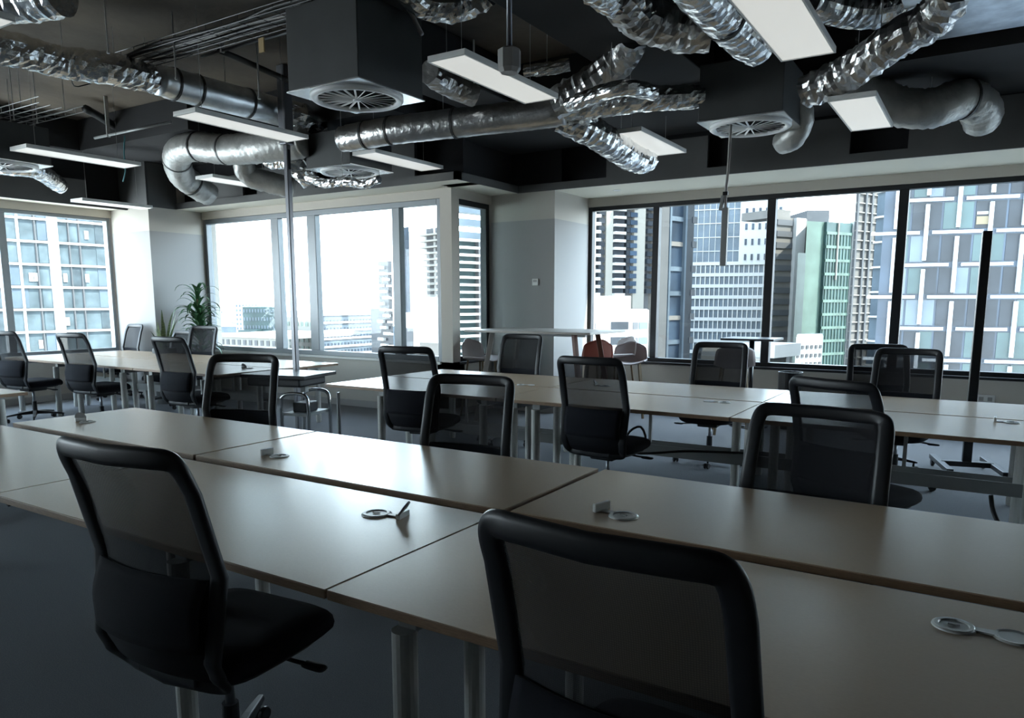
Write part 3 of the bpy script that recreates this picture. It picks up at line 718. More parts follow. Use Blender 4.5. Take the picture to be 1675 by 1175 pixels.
D('flexible_duct', 'crumpled foil duct running along the ceiling at left into the smooth round duct', [(-70, 62, 'z', 3.5), (30, 84, 'z', 3.5), (110, 103, 'z', 3.5), (180, 112, 'z', 3.5), (252, 130, 'z', 3.5)], 25, 'foil', .14, .02, seed=2)
D('round_duct', 'smooth galvanised round duct above the left light panel', [(258, 131, 'z', 3.5), (330, 150, 'z', 3.5), (400, 168, 'z', 3.5), (466, 186, 'z', 3.5)], 23, 'galvanised', 0, 0, flat=False, straps=(.12, .28, .66), seed=1)
D('flexible_duct', 'crumpled foil elbow dropping behind the grey ceiling pole', [(462, 186, 'z', 3.5), (494, 190, 'z', 3.48), (516, 212, 'z', 3.4), (526, 242, 'z', 3.28)], 19, 'foil', .2, .02, seed=3)
D('insulated_duct', 'silver wrapped duct looping down like an elbow above the leafy plant', [(500, 232, 'Y', 6.0), (440, 240, 'Y', 5.9), (370, 245, 'Y', 5.9), (318, 240, 'Y', 5.9), (291, 252, 'Y', 6.0), (296, 284, 'Y', 6.3), (320, 304, 'Y', 6.6), (342, 318, 'Y', 6.85)], 22, 'duct_wrap', .05, .035, .07, False, 4, (.35, .5, .72, .9))
D('flexible_duct', 'pale foil duct stub below the silver wrapped loop, above the lower light panel', [(398, 262, 'Y', 6.2), (405, 285, 'Y', 6.3), (440, 298, 'Y', 6.5), (480, 308, 'Y', 6.7)], 17, 'duct_wrap', .1, .05, .06, False, 5)
D('flexible_duct', 'crumpled foil duct bend beside the far left ceiling diffuser', [(440, 262, 'Y', 6.1), (470, 262, 'Y', 6.1), (492, 280, 'Y', 6.2), (508, 300, 'Y', 6.3)], 15, 'foil', .2, .03, seed=6)
D('flexible_duct', 'sagging foil duct hanging under the far left ceiling diffuser', [(503, 290, 'Y', 6.0), (530, 300, 'Y', 6.0), (556, 297, 'Y', 6.0), (572, 298, 'Y', 6.0), (598, 301, 'Y', 6.0), (620, 293, 'Y', 6.0)], 7, 'foil', .25, .04, seed=7)
D('main_duct', 'long silver trunk duct crossing the middle of the ceiling from left to right', [(560, 228, 'z', 3.06), (640, 214, 'z', 3.07), (740, 202, 'z', 3.08), (850, 190, 'z', 3.09), (925, 181, 'z', 3.1)], 21, 'foil_dark', .03, .0, flat=False, seed=8, straps=(.15, .27, .56), oval=1.1)
D('flexible_duct', 'bright crumpled foil duct continuing the trunk duct to the right diffuser box', [(915, 182, 'z', 3.1), (980, 174, 'z', 3.11), (1050, 163, 'z', 3.12), (1150, 158, 'z', 3.14)], 19, 'foil', .13, .02, seed=28)
D('flexible_duct', 'crinkled foil duct rising from the trunk duct towards the top centre', [(905, 172, 'z', 3.12), (950, 148, 'z', 3.22), (990, 120, 'z', 3.32), (1018, 90, 'z', 3.42), (1034, 55, 'z', 3.5)], 27, 'foil_dark', .16, .05, .045, seed=9)
D('flexible_duct', 'drooping crinkled foil duct at the top, left of the large light panel', [(1010, -12, 'z', 3.45), (1050, 28, 'z', 3.38), (1110, 48, 'z', 3.33), (1165, 52, 'z', 3.3)], 34, 'foil_dark', .14, .05, .05, seed=10)
D('flexible_duct', 'short bright foil duct at the top centre edge', [(960, -30, 'z', 3.4), (1010, 4, 'z', 3.4), (1050, -10, 'z', 3.45)], 24, 'foil', .18, .03, seed=11)
D('flexible_duct', 'foil duct drooping to a rounded end behind the small square-looking light panel', [(912, 192, 'Y', 6.0), (955, 208, 'Y', 6.2), (1000, 236, 'Y', 6.6), (1035, 258, 'Y', 7.2), (1058, 262, 'Y', 7.7)], 23, 'foil', .12, .045, .05, seed=12)
D('flexible_duct', 'flat foil wedge piece where the trunk duct forks, left of the right diffuser', [(930, 172, 'z', 3.05), (985, 152, 'z', 3.07), (1025, 143, 'z', 3.08), (1070, 152, 'z', 3.08)], 13, 'foil', .12, .0, seed=13)
D('flexible_duct', 'crinkled foil duct descending from the top right to the right diffuser', [(1560, -25, 'z', 3.3), (1530, 28, 'z', 3.22), (1470, 62, 'z', 3.16), (1420, 98, 'z', 3.1), (1370, 128, 'z', 3.06), (1318, 150, 'z', 3.02)], 29, 'foil_dark', .15, .06, .045, seed=14)
D('flexible_duct', 'thick foil duct sagging along the top right edge', [(1325, 0, 'z', 3.5), (1390, 16, 'z', 3.48), (1450, 14, 'z', 3.48), (1530, -10, 'z', 3.5)], 28, 'foil', .07, .03, seed=15)
D('insulated_duct', 'grey wrapped duct snaking to the right above the right windows', [(1388, 110, 'Y', 7.3), (1420, 146, 'Y', 7.4), (1462, 172, 'Y', 7.45), (1520, 178, 'Y', 7.5), (1572, 162, 'Y', 7.7), (1602, 174, 'Y', 7.9), (1606, 198, 'Y', 8.1)], 31, 'duct_wrap', .05, .045, .07, False, 16, (.72,))
D('insulated_duct', 'grey wrapped duct elbow hanging right beside the right diffuser', [(1306, 165, 'Y', 6.9), (1310, 196, 'Y', 6.95), (1297, 224, 'Y', 7.0), (1280, 234, 'Y', 7.1)], 20, 'duct_wrap', .06, .03, .07, False, 17)
D('flexible_duct', 'foil duct at the left edge drooping to a round end near the left window', [(-60, 268, 'Y', 4.3), (10, 272, 'Y', 4.6), (55, 277, 'Y', 4.9), (82, 292, 'Y', 5.3), (98, 304, 'Y', 5.6)], 14, 'foil', .07, .03, seed=18)
D('flexible_duct', 'bright crumpled foil duct at the top edge above the pendant sensor box', [(660, -25, 'z', 3.55), (700, 6, 'z', 3.5), (750, 8, 'z', 3.5), (800, -18, 'z', 3.55)], 25, 'foil', .15, .02, seed=19)
D('flexible_duct', 'foil duct running beside the large light panel, strapped in black', [(1120, -40, 'z', 3.35), (1165, 8, 'z', 3.3), (1205, 46, 'z', 3.25), (1240, 78, 'z', 3.2)], 34, 'foil', .07, .02, seed=20, straps=(.55,))
D('flexible_duct', 'dark crumpled foil piece behind the central light panel', [(700, 118, 'z', 3.3), (738, 140, 'z', 3.28), (778, 158, 'z', 3.22)], 19, 'foil_dark', .12, .03, seed=21)
D('flexible_duct', 'small torn foil scrap duct right of the pendant sensor', [(858, 116, 'z', 3.4), (900, 112, 'z', 3.4), (932, 106, 'z', 3.42)], 10, 'foil', .25, .0, seed=22)

# rectangular sheet metal
def sheetbox(name, a, b_, m, label, flange=True, cat='duct'):
    r = empty(name, a, label=label, cat=cat); s = Vector(b_)-Vector(a)
    MB().box((0, 0, 0), s).build('casing', m, r, bevel=.008)
    if flange:
        for f in (.02, .5, .98): MB().box((s.x*f-.015, -.012, -.012), (s.x*f+.015, s.y+.012, s.z+.012)).build('flange', m, r)
    return r
sheetbox('rectangular_duct', (-.62, 5.75, 3.42), (4.5, 6.75, 3.85), 'galvanised', 'wide galvanised rectangular duct in the top right corner')
sheetbox('fan_coil_unit', (-3.75, 3.2, 3.48), (-3.0, 4.5, 3.86), 'plenum_grey', 'dark grey fan coil unit behind the pendant sensor', cat='air unit')
sheetbox('rectangular_duct', (-2.15, 2.6, 3.5), (-1.8, 4.4, 3.88), 'plenum_grey', 'dark rectangular riser duct right of the pendant sensor')
sheetbox('rectangular_duct', (-3.85, 2.45, 3.42), (-3.35, 2.95, 3.6), 'diffuser_white', 'pale flat duct end cut off by the top edge', False)

# swirl diffusers
def diffuser(cx, cy, z, h, label, half=.335, nb=22):
    r = empty('ceiling_diffuser', (cx, cy, z), label=label, cat='diffuser', group='swirl ceiling diffusers')
    MB().box((-half, -half, .035), (half, half, h)).build('plenum_box', 'plenum_grey', r, bevel=.006)
    k = half+.01; R0 = .315; n = 48; vs = []; fs = []      # square plate with a round hole
    for i in range(n):
        a = 2*math.pi*i/n+1e-3; c, s = math.cos(a), math.sin(a); q = k/max(abs(c), abs(s))
        vs += [(c*R0, s*R0, .03), (c*q, s*q, .03), (c*R0, s*R0, .022), (c*q, s*q, .022)]
    for i in range(n):
        j = (i+1) % n; fs += [(i*4, i*4+1, j*4+1, j*4), (i*4+2, j*4+2, j*4+3, i*4+3), (i*4+1, i*4+3, j*4+3, j*4+1), (i*4, j*4, j*4+2, i*4+2)]
    MB().add(vs, fs).build('face_plate', 'plate_metal', r)
    MB().lathe([(.275, .012), (.285, -.004), (.315, -.008), (.33, .004), (.33, .022), (.275, .022), (.275, .012)], 48, cap=False).build('ring', 'diffuser_white', r, smooth=True)
    MB().lathe([(0, -.006), (.025, -.006), (.032, .004), (.032, .02), (0, .02)], 20).build('hub', 'diffuser_white', r)
    MB().lathe([(0, .032), (.31, .032), (.31, .034), (0, .034)], 32).build('cavity_shade_disc', 'black_void', r)  # black disc paints in the shade behind the blades
    src = None
    for i in range(nb):
        a = 2*math.pi*i/nb
        if src is None:
            M = Matrix.Rotation(.5, 4, 'X'); src = MB().box((.03, -.007, .006), (.276, .007, .009), M).build('blade', 'diffuser_white', r); o = src
        else: o = src.copy(); COL.objects.link(o); o.parent = r
        o.rotation_euler = (0, 0, a)
    return r
diffuser(-3.94, 4.15, 2.90, .58, 'large swirl diffuser in a dark box at the upper centre-left')
diffuser(-6.2, 6.38, 2.90, .40, 'smaller-looking swirl diffuser with foil sagging under it, above the middle windows')
diffuser(-1.78, 6.55, 2.90, .47, 'swirl diffuser in a dark box over the right windows, a cable hanging from it')
diffuser(-9.06, 4.08, 2.90, .42, 'swirl diffuser box at the left edge, seen almost edge on')

# light panels
def light_panel(cx, cy, z, label, w=.30, L=1.21, wires=True):
    r = empty('light_panel', (cx, cy, z), label=label, cat='ceiling light', group='slim white light panels')
    MB().box((-w/2, -L/2, .004), (w/2, L/2, .035)).build('housing', 'panel_rim', r, bevel=.003)
    for a, b_ in (((-w/2, -L/2, -.004), (-w/2+.012, L/2, .004)), ((w/2-.012, -L/2, -.004), (w/2, L/2, .004)), ((-w/2+.012, -L/2, -.004), (w/2-.012, -L/2+.012, .004)), ((-w/2+.012, L/2-.012, -.004), (w/2-.012, L/2, .004))):
        MB().box(a, b_).build('rim', 'panel_rim', r)
    MB().box((-w/2+.012, -L/2+.012, .0), (w/2-.012, L/2-.012, .004)).build('diffuser', 'panel_added_glow', r)
    for sy in (-1, 1): MB().tube([(0, sy*L*.36, .035), (0, sy*L*.36, (3.46 if cy > 5.9 else 3.89)-z)], .002, 6).build('wire', 'rod', r)
    return r
mat('panel_added_glow', (.80, .80, .76), .5, emit=.16)  # panels are switched off; slight emission added to brighten their faces
light_panel(-3.02, 4.60, 3.0, 'white light panel hanging at the centre, right of the large diffuser')
light_panel(-1.07, 4.60, 3.0, 'largest-looking white light panel at the top, above the right windows', .33)
light_panel(-5.71, 4.58, 3.0, 'white light panel crossing in front of the grey ceiling pole')
light_panel(-8.42, 4.55, 3.0, 'white light panel at the left, above the second left chair', .34)
light_panel(-10.42, 6.05, 2.80, 'thin white light panel seen edge on above the corner column', .3, 1.0)
light_panel(-5.63, 7.15-.02-.55, 3.0, 'small white light panel above the last middle pane', .33, 1.15)
light_panel(-2.92, 7.15, 3.0, 'short white light panel right of centre, before the foil duct end', .34)
light_panel(-.92, 6.55, 2.9, 'short white light panel above the third right-hand pane', .32, 1.12)
light_panel(-8.3, 6.55, 2.98, 'white light panel just above the first middle pane', .34, 1.1)
q = atz(-5, 36, 3.05); light_panel(q.x-.05, q.y-.55, 3.05, 'white light panel cut off by the top left edge')

# rods, pipes, trays, hanging things
def rod(px, py, z, label, r=.006, m='rod', top=3.895):
    p = atz(px, py, z); o = MB().tube([(0, 0, 0), (0, 0, top-z)], r, 8).lathe([(0, -.012), (r*2, -.012), (r*2, .004), (0, .004)], 6).build('hanger_rod', m); o.location = p
    return tag(o, label, 'rod')
rod(177, 85, 3.42, 'thin steel hanger rod above the crumpled foil duct')
rod(288, 128, 3.36, 'steel hanger rod at the end of the smooth round duct')
rod(424, 160, 3.36, 'steel hanger rod left of the large diffuser', .008)
rod(61, 200, 3.33, 'short hanger rod over the left edge diffuser box, right-hand one')
rod(23, 195, 3.33, 'short hanger rod over the left edge diffuser box, left-hand one')
rod(776, 210, 3.1, 'pale bracket rod holding the trunk duct below the central light panel', .009, 'white_plastic')
def pipe(name, pts, r, m, label, cat):
    P = [pt(q) for q in pts]; o = MB().tube([p-P[0] for p in smoothpath(P, .08)], r, 8).build(name, m, smooth=True); o.location = P[0]; return tag(o, label, cat)
def run_x(px, py, z, length, r, m, label, name='ceiling_pipe', cat='pipe', brackets=True):
    p = atz(px, py, z); root = empty(name, p, label=label, cat=cat)
    MB().tube([(0, 0, 0), (length, 0, 0)], r, 8).build('run', m, root, smooth=True)
    for k in range(int(length/.9)): MB().box((.3+k*.9-.01, -.02, -r-.004), (.3+k*.9+.01, .02, 3.895-z)).build('bracket', 'rod', root)
    return root
def ladder(px, py, z, length, w, label, m='steel_grey', nw=5):
    p = atz(px, py, z); r = empty('wire_tray', p, label=label, cat='cable tray')
    for i in range(nw): MB().tube([(0, w*i/(nw-1), 0), (length, w*i/(nw-1), 0)], .004, 6).build('wire', m, r)
    for s in (0, 1): MB().tube([(0, w*s, .055), (length, w*s, .055)], .004, 6).build('wire', m, r)
    k = 0
    while k*.2 < length:
        MB().tube([(k*.2, 0, .055), (k*.2, 0, 0), (k*.2, w, 0), (k*.2, w, .055)], .003, 5).build('cross_wire', m, r); k += 1
    for s in (.15, .8):
        for q in (0, w): MB().tube([(length*s, q, .05), (length*s, q, 3.895-z)], .004, 6).build('hanger', 'rod', r)
    return r
ladder(-70, 205, 3.36, 1.75, .42, 'steel wire basket tray hanging at the left edge')
ladder(120, 118, 3.62, 4.6, .30, 'dark cable tray crossing the ceiling over the round duct', 'black_metal')
for k, (dy, r_, m) in enumerate(((.03, .014, 'cable_black'), (.08, .018, 'cable_black'), (.14, .012, 'grey_plastic'), (.2, .016, 'cable_black'), (.26, .010, 'cable_black'))):
    p = atz(120, 118, 3.62); P = [Vector((-.2+i*.5, dy+.02*math.sin(i*1.7+k*2), .012+r_+.012*math.sin(i*2.3+k))) for i in range(10)]
    o = MB().tube(smoothpath(P, .08), r_, 7).build('cable', m, smooth=True); o.location = p; tag(o, ('black cable at the near edge of the dark ceiling tray', 'thick black cable second from the near edge of the dark ceiling tray', 'grey cable in the middle of the dark ceiling tray', 'black cable beyond the grey one in the dark ceiling tray', 'thin black cable at the far edge of the dark ceiling tray')[k], 'cable', 'cables in the dark ceiling tray')
run_x(155, 226, 3.45, 1.55, .016, 'steel_grey', 'grey conduit pipe left of the silver wrapped duct')
run_x(330, 92, 3.74, 3.6, .014, 'black_metal', 'dark conduit pipe beyond the cable tray')
pipe('black_hose', [(140, 178, 'z', 3.78), (165, 192, 'z', 3.76), (190, 208, 'z', 3.72), (222, 224, 'z', 3.66)], .05, 'cable_black', 'thick black lagged pipe on the brown slab at left', 'pipe')
pipe('black_hose', [(358, 82, 'z', 3.78), (400, 100, 'z', 3.76), (440, 118, 'z', 3.7), (478, 134, 'z', 3.66)], .03, 'cable_black', 'black lagged pipe on the slab left of the large diffuser', 'pipe')
pipe('hanging_cable', [(204, 222, 'Y', 5.6), (203, 250, 'Y', 5.6), (205, 280, 'Y', 5.6), (201, 297, 'Y', 5.6)], .008, 'cable_teal', 'teal cable dangling beside the left light panel', 'cable')
pipe('hanging_cable', [(115, 108, 'z', 3.6), (118, 135, 'z', 3.5), (128, 142, 'z', 3.5), (162, 132, 'z', 3.6)], .006, 'cable_black', 'thin black cable looping under the crumpled foil duct', 'cable')
pipe('hanging_cable', [(655, -5, 'z', 3.5), (672, 20, 'z', 3.45), (684, 45, 'z', 3.35), (690, 56, 'z', 3.3)], .016, 'grey_plastic', 'grey flexible conduit hanging at the top, its tip capped bright', 'cable')
o = MB().box((-.03, -.006, -.055), (.03, .006, .055)).build('tag_card', 'cardboard'); o.location = atz(428, 74, 3.5); tag(o, 'small yellow tag card hanging on the brown slab', 'tag')

# pendant sensor
p = at(833, 100, 4.05); r = empty('pendant_sensor', p, label='octagonal grey sensor box on a pole above the central light panel', cat='sensor')
MB().lathe([(0, -.07), (.055, -.07), (.072, -.045), (.072, .06), (.05, .075), (0, .075)], 8).build('housing', 'grey_plastic', r)
MB().tube([(0, 0, .07), (0, 0, 3.89-p.z)], .017, 12).build('pole', 'alu', r, smooth=True)

# grey service pole at the left bench
r = empty('service_pole', (-6.36, 5.62, 0), label='tall grey aluminium service pole from slab to floor beside the far left bench', cat='pole')
MB().box((-.028, -.028, 0), (.028, .028, 3.1)).build('post', 'alu', r, bevel=.008); MB().box((-.055, -.055, 3.1), (.055, .055, 3.89)).build('sleeve', 'alu', r, bevel=.01)
MB().box((-.07, -.07, 0), (.07, .07, .012)).build('base_plate', 'alu', r); MB().box((.026, -.015, 2.85), (.032, .015, 3.05)).build('slot', 'black_void', r)

# cable unit hanging from the right diffuser
p = at(1186, 340, 6.35)
r = empty('hanging_cable_box', p, label='dark cable spine hanging from the right diffuser in front of the pale glass tower', cat='cable spine')
top = at(1186, 226, 6.35); d = top.z-p.z
MB().tube(smoothpath([(.005, 0, -.02), (0, 0, .12), (.012, 0, .30), (.02, 0, d+.1)], .05), .012, 8).build('cable', 'grey_plastic', r, smooth=True)
bot = at(1183, 435, 6.35); MB().box((-.022, -.02, bot.z-p.z), (.030, .02, .0)).build('spine', 'steel_grey', r, bevel=.004)
MB().bar((-.035, 0, -.02), (-.018, 0, .10), .035, .03).build('clip', 'steel_grey', r, bevel=.003)
MB().box((-.02, -.015, .10), (.02, .015, .13)).build('connector', 'black_metal', r)

# ------------------------------------------------------------------ tall table, stools, stand, plants and small things
r = empty('tall_table', (-4.49, 7.85, 0), label='tall table with pale top on splayed reddish wooden legs by the pier', cat='table')
MB().prism([(-.84, -.5), (.80, -.5), (.84, -.46), (.84, .5), (-.84, .5)], 1.098, 1.125).build('table_top', 'high_top', r, bevel=.004)
for sx in (-1, 1):
    for sy in (-1, 1): MB().bar((sx*.56, sy*.30, 1.095), (sx*.74, sy*.40, .0), .045, .06).build('leg', 'wood_red' if sx > 0 else 'high_top', r, bevel=.005)
    MB().bar((sx*.67, -.36, .42), (sx*.67, .36, .42), .03, .05).build('stretcher', 'wood_red' if sx > 0 else 'high_top', r)
MB().box((-.56, -.03, 1.05), (.56, .03, 1.097)).build('top_rail', 'steel_grey', r)
r = empty('tall_table', (-2.27, 8.85, 0), label='small black-edged tall table against the windows behind the star-base chair', cat='table')
MB().box((-.30, -.25, 1.02), (.30, .25, 1.045)).build('table_top', 'black_metal', r, bevel=.004)
MB().tube([(0, 0, .02), (0, 0, 1.02)], .03, 14).build('column', 'black_metal', r, smooth=True); MB().lathe([(0, 0), (.22, 0), (.22, .012), (.03, .025), (0, .025)], 28).build('base', 'black_metal', r)
def stool(x, y, rz, m, label, sh=.72):
    r = empty('shell_stool', (x, y, 0), R(rz), label=label, cat='stool')
    def f(s, t):     # one-piece shell: seat curving up into a low back
        u = (2*s-1); a = t*2.0
        if a < 1: yy = .20-.36*a; zz = sh+.015*u*u+.03*(1-a)**2*0
        else: q = a-1; yy = -.16-.10*math.sin(q*1.2)-.0; zz = sh+.27*q**1.15+.02*(1-u*u)*0
        wd = .215*(1-.18*max(0, a-1.2)**1.5)*(1-.12*(1-min(1, a))**2); 
        if t > .88: wd *= math.sqrt(max(0, 1-((t-.88)/.125)**2*.55))
        return Vector((u*wd, yy+.07*u*u*max(0, min(1, a-.7)), zz+.035*u*u*(1-max(0, a-1)**2*2.2)))
    MB().grid(f, 14, 22).build('shell', m, r, smooth=True, solid=.012)
    for sx in (-1, 1):
        for sy in (-1, 1): MB().bar((sx*.12, sy*.12-.02, sh), (sx*.19, sy*.19-.02, 0), .022).build('leg', 'stem', r)
    MB().tube([(-.16, -.17, .25), (.16, -.17, .25), (.16, .14, .25), (-.16, .14, .25)], .007, 8, closed=True).build('footrest', 'black_metal', r)
    return r
stool(-5.40, 7.84, -95, 'shell_grey', 'grey shell stool at the left end of the tall table')
stool(-4.08, 8.62-.3, 180, 'shell_red', 'red shell stool behind the tall table leg')
stool(-4.05, 8.98, 150, 'shell_white', 'white shell stool just behind the red one', .74)
stool(-3.98+.2, 8.80, 200, 'shell_grey', 'pinkish grey shell stool right of the tall table, against the window', .68)
stool(-2.32, 8.30, 20, 'shell_grey', 'grey shell stool seen through the mesh of the star-base chair', .74)
o = MB().lathe([(0, 0), (.12, 0), (.135, .66), (.128, .66), (.115, .02), (0, .02)], 28).build('waste_bin', 'black_metal', smooth=False); o.location = (-2.02+.18, 8.95, 0); tag(o, 'tall black round bin against the wall right of the star-base chair', 'bin')

# tall black stand
P = at(1590, 655, 7.35)
r = empty('mobile_stand', (P.x, 7.35, 0), .25, label='tall thin black pole on a low wheeled base behind the second bench', cat='stand')
MB().box((-.035, -.022, .10), (.035, .022, 2.04)).build('pole', 'black_metal', r, bevel=.006)
MB().tube(smoothpath([(-.34, -.05, .42), (-.2, -.06, .36), (0, -.06, .33), (.2, -.06, .36), (.36, -.05, .42)], .03), .010, 8).build('curved_bar', 'black_metal', r, smooth=True)
MB().box((-.36, -.03, .40), (.36, .03, .44)).build('cross_bar', 'black_metal', r, bevel=.004)
for sx in (-1, 1):
    MB().bar((sx*.20, -.36, .085), (sx*.20, .30, .085), .05, .04).build('foot_bar', 'black_metal', r, bevel=.004)
    for sy in (-.33, .27): MB().lathe([(0, -.012), (.035, -.012), (.038, 0), (.035, .012), (0, .012)], 16, (sx*.20, sy, .038), (1, 0, 0)).box((sx*.20-.012, sy-.01, .03), (sx*.20+.012, sy+.01, .07)).build('castor', 'caster', r)
MB().box((-.20, -.03, .065), (.20, .03, .11)).build('base_bar', 'black_metal', r, bevel=.004)

# dark flip-top table by the far left bench
r = empty('flip_top_table', (-5.98, 5.35, 0), R(14), label='dark flip-top table on rounded chrome legs right of the far left bench', cat='table')
MB().box((-.55, -.28, .69), (.22, .32, .725)).build('table_top', 'black_metal', r, bevel=.004)
MB().prism([(-.50, -.24), (.14, -.24), (.14, .24), (-.50, .24)], .60, .688).build('flip_mechanism', 'chair_plastic', r, bevel=.02)
for y_ in (-.2, .2):
    MB().tube(smoothpath([(-.12, y_, .05), (-.12, y_, .42), (-.10, y_, .50), (-.02, y_, .53), (.12, y_, .53), (.18, y_, .50), (.20, y_, .42), (.20, y_, .05)], .03), .018, 12).build('chrome_leg', 'chrome', r, smooth=True)
    for x_ in (-.12, .20): MB().lathe([(0, -.012), (.026, -.012), (.026, .012), (0, .012)], 14, (x_, y_, .026), (1, 0, 0)).build('castor', 'caster', r)
MB().box((-.10, -.2, .30), (.18, .2, .33)).build('shelf', 'steel_grey', r); MB().box((-.04, -.12, .331), (.12, .1, .43)).build('mechanism_box', 'chair_plastic', r, bevel=.01)
MB().box((.0, -.03, .53), (.06, .03, .60)).build('column', 'steel_grey', r)
P = at(553, 642, 5.05)
o = MB().tube([(0, 0, 0), (0, 0, P.z)], .017, 12).lathe([(0, 0), (.06, 0), (.06, .008), (0, .008)], 20).build('floor_post', 'steel_grey', smooth=False); o.location = (P.x, 5.05, 0); tag(o, 'slim short grey post standing on the carpet left of the second bench', 'post')

# plants
def leafmesh(L, w, droop, fold=.25, n=8, up=1.0):
    vs = []
    for i in range(n+1):
        t = i/n; ww = w*math.sin(math.pi*min(1, t*.92+.06))**.7*(1-t*.25)
        a = up-droop*t*t; x = 0
        if i == 0: p = Vector((0, 0, 0)); 
        else: p = p+Vector((math.cos(a)*L/n, 0, math.sin(a)*L/n))
        vs += [p+Vector((0, ww, fold*ww)), p.copy(), p+Vector((0, -ww, fold*ww))]
    fs = []
    for i in range(n): k = i*3; fs += [(k, k+1, k+4, k+3), (k+1, k+2, k+5, k+4)]
    return MB().add(vs, fs)
random.seed(5)
px_ = at(322, 480, 7.1)
r = empty('potted_plant', (px_.x, 7.1, 0), label='leafy green plant with arching strap leaves between the corner column and window', cat='plant')
MB().lathe([(0, 0), (.15, 0), (.19, .42), (.17, .42), (.165, .38), (0, .38)], 28).build('pot', 'pot', r); MB().lathe([(0, .36), (.165, .36), (.165, .385), (0, .385)], 24).build('soil', 'soil', r)
for dx, dy, h in ((0, 0, 1.55), (-.05, .05, 1.25), (.07, -.03, 1.0)):
    MB().tube([(dx, dy, .37), (dx*1.3, dy*1.3, h*.7), (dx*1.6, dy*1.6, h)], .016, 10).build('stem', 'stem', r, smooth=True)
    src = None; nl = 34
    for i in range(nl):
        if src is None or i % 6 == 0: src = leafmesh(random.uniform(.32, .50), random.uniform(.026, .040), random.uniform(1.5, 2.3), up=random.uniform(.45, 1.05)).build('leaf', 'leaf', r, smooth=True); o = src
        else: o = src.copy(); COL.objects.link(o); o.parent = r
        t = i/nl; o.location = (dx*1.5, dy*1.5, h-.48+.52*t); o.rotation_euler = (0, -t*.55, i*2.4+h*3)
px_ = at(262, 520, 6.35)
r = empty('potted_plant', (px_.x, 6.38, 0), label='upright sword-leaved plant in front of the corner column', cat='plant')
MB().lathe([(0, 0), (.14, 0), (.16, .80), (.145, .80), (.14, .76), (0, .76)], 28).build('pot', 'pot', r)
for i in range(13):
    a = i*2.4; o = leafmesh(random.uniform(.30, .62), .024, random.uniform(-.1, .35), .15, 8, random.uniform(1.25, 1.5)).build('leaf', 'leaf_edge', r, smooth=True); o.location = (.05*math.cos(a), .05*math.sin(a), .755); o.rotation_euler = (0, 0, a)

# wall fittings
r = empty('thermostat', (-4.99, Y2-.007, 1.715), label='small white wall control on the grey pier', cat='wall control')
MB().box((-.045, -.02, -.045), (.045, 0, .045)).build('body', 'white_plastic', r, bevel=.006); MB().box((-.028, -.023, .0), (.028, -.019, .03)).build('display', 'grey_plastic', r)
P = at(1612, 653, Y3)
r = empty('wall_outlet', (P.x, Y3, P.z), label='white double socket plate low on the wall right of the black pole', cat='socket')
MB().box((-.085, -.012, -.045), (.085, 0, .045)).build('plate', 'white_plastic', r, bevel=.004)
for sx in (-.04, .04): MB().box((sx-.022, -.015, -.022), (sx+.022, -.011, .022)).build('socket', 'grey_plastic', r, bevel=.002)

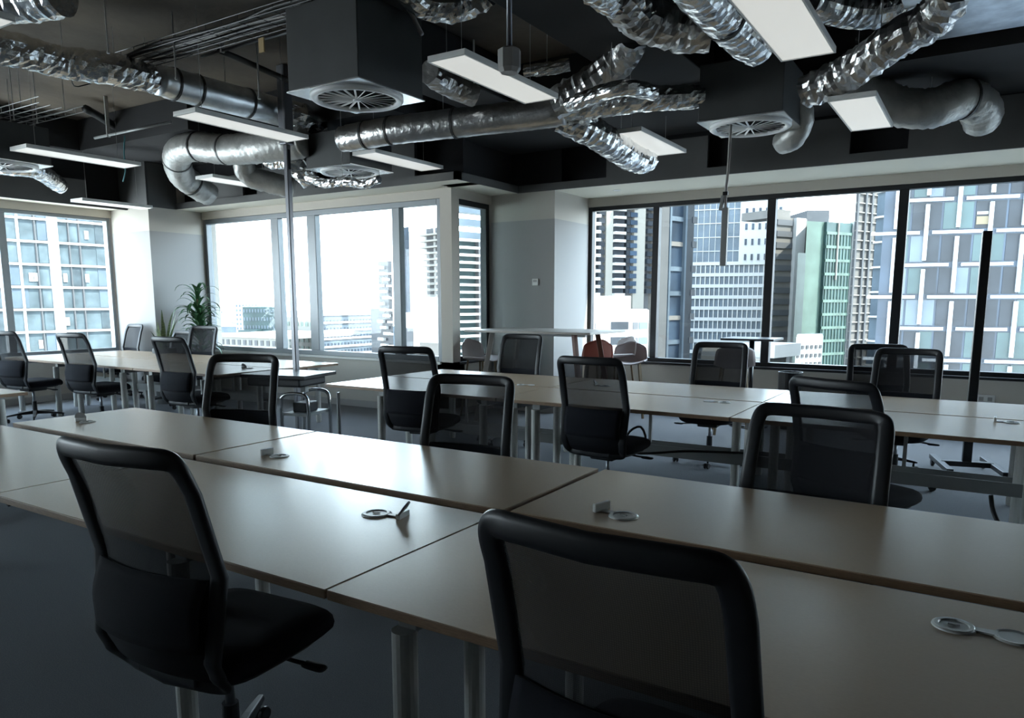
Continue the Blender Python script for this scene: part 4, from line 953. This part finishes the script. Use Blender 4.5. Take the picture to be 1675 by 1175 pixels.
# cable ports on the desk tops
def port(px, py, rz, label, flap='flat', sc=1.0, z=.731, col='white_plastic'):
    p = atz(px, py, z); r = empty('cable_port', p, R(rz), label=label, cat='cable port', group='round white desk cable ports')
    s = sc
    MB().lathe([(0, .003), (.030*s, .003), (.032*s, .006), (.040*s, .006), (.045*s, .003), (.046*s, 0), (0, 0)], 32).build('ring', col, r, smooth=False)
    MB().box((-.012*s, -.003, .004), (.012*s, .003, .0075)).build('slot', 'grey_plastic', r)
    MB().prism([(.040*s, -.010), (.085*s, -.014), (.085*s, .014), (.040*s, .010)], .0, .005).build('strip', col, r)
    n = 16; D_ = [(.036*s*math.cos(math.pi*(i/n-.5)), .036*s*math.sin(math.pi*(i/n-.5))) for i in range(n+1)]
    if flap == 'up':
        b = MB().prism(D_, 0, .007); o = b.build('flap', 'grey_plastic', r, bevel=.001); o.location = (.092*s, 0, .018); o.rotation_euler = (R(10), R(-55), 0)
        MB().box((.083*s, -.03*s, 0), (.097*s, .03*s, .018)).build('hinge', col, r)
    elif flap == 'box':
        MB().box((.080*s, -.035*s, 0), (.094*s, .035*s, .030)).build('flap', col, r, bevel=.003)
    else:
        o = MB().lathe([(0, .003), (.03*s, .003), (.038*s, .005), (.042*s, 0), (0, 0)], 28).build('flap', col, r); o.location = (.115*s, 0, 0)
    return r
port(143, 691, 175, 'cable port with dark flap at the left end of the front bench', 'up')
port(457, 747, 180, 'cable port with upright white flap, far side of the front bench', 'box')
port(616, 841, 12, 'cable port with raised brown-grey flap in the middle of the front bench', 'up', 1.15)
port(1020, 845, 165, 'long white cable port lying behind the nearest chair', 'box', 1.15)
port(1560, 1025, 0, 'large paddle-shaped cable port at the lower right picture edge', 'flat', 1.0)
port(1185, 659, 180, 'cable port in front of the star-base chair on the second bench', 'flat')
port(1655, 692, 180, 'cable port at the right picture edge on the second bench', 'box')
port(990, 632, 180, 'cable port seen through the mesh of the middle second-bench chair', 'up')
port(408, 603, 180, 'cable port seen through the open chair at the far left bench', 'up')
port(852, 630, 20, 'tiny pale cable port at the left of the second bench', 'flat', .8)
def cable(pts, r_, m, label):
    P = [Vector(p) for p in pts]; o = MB().tube([p-P[0] for p in smoothpath(P, .03)], r_, 8).build('cable', m, smooth=True); o.location = P[0]; return tag(o, label, 'cable')
a = at(1030, 690, 5.0)
cable([(a.x-.05, 5.0, .40), (a.x, 5.0, .52), (a.x+.08, 5.02, .56), (a.x+.12, 5.02, .46), (a.x+.05, 5.03, .36), (a.x+.35, 5.3, .36), (a.x+.7, 5.5, .35)], .009, 'cable_black', 'black power cable looping under the middle of the second bench')
a = at(1630, 800, 5.2)
cable([(a.x-.02, 5.4, .27), (a.x, 5.35, .18), (a.x+.06, 5.3, .08), (a.x+.16, 5.25, .02), (a.x+.5, 5.2, .012)], .014, 'cable_black', 'black hose dropping from the tray to the floor at right')
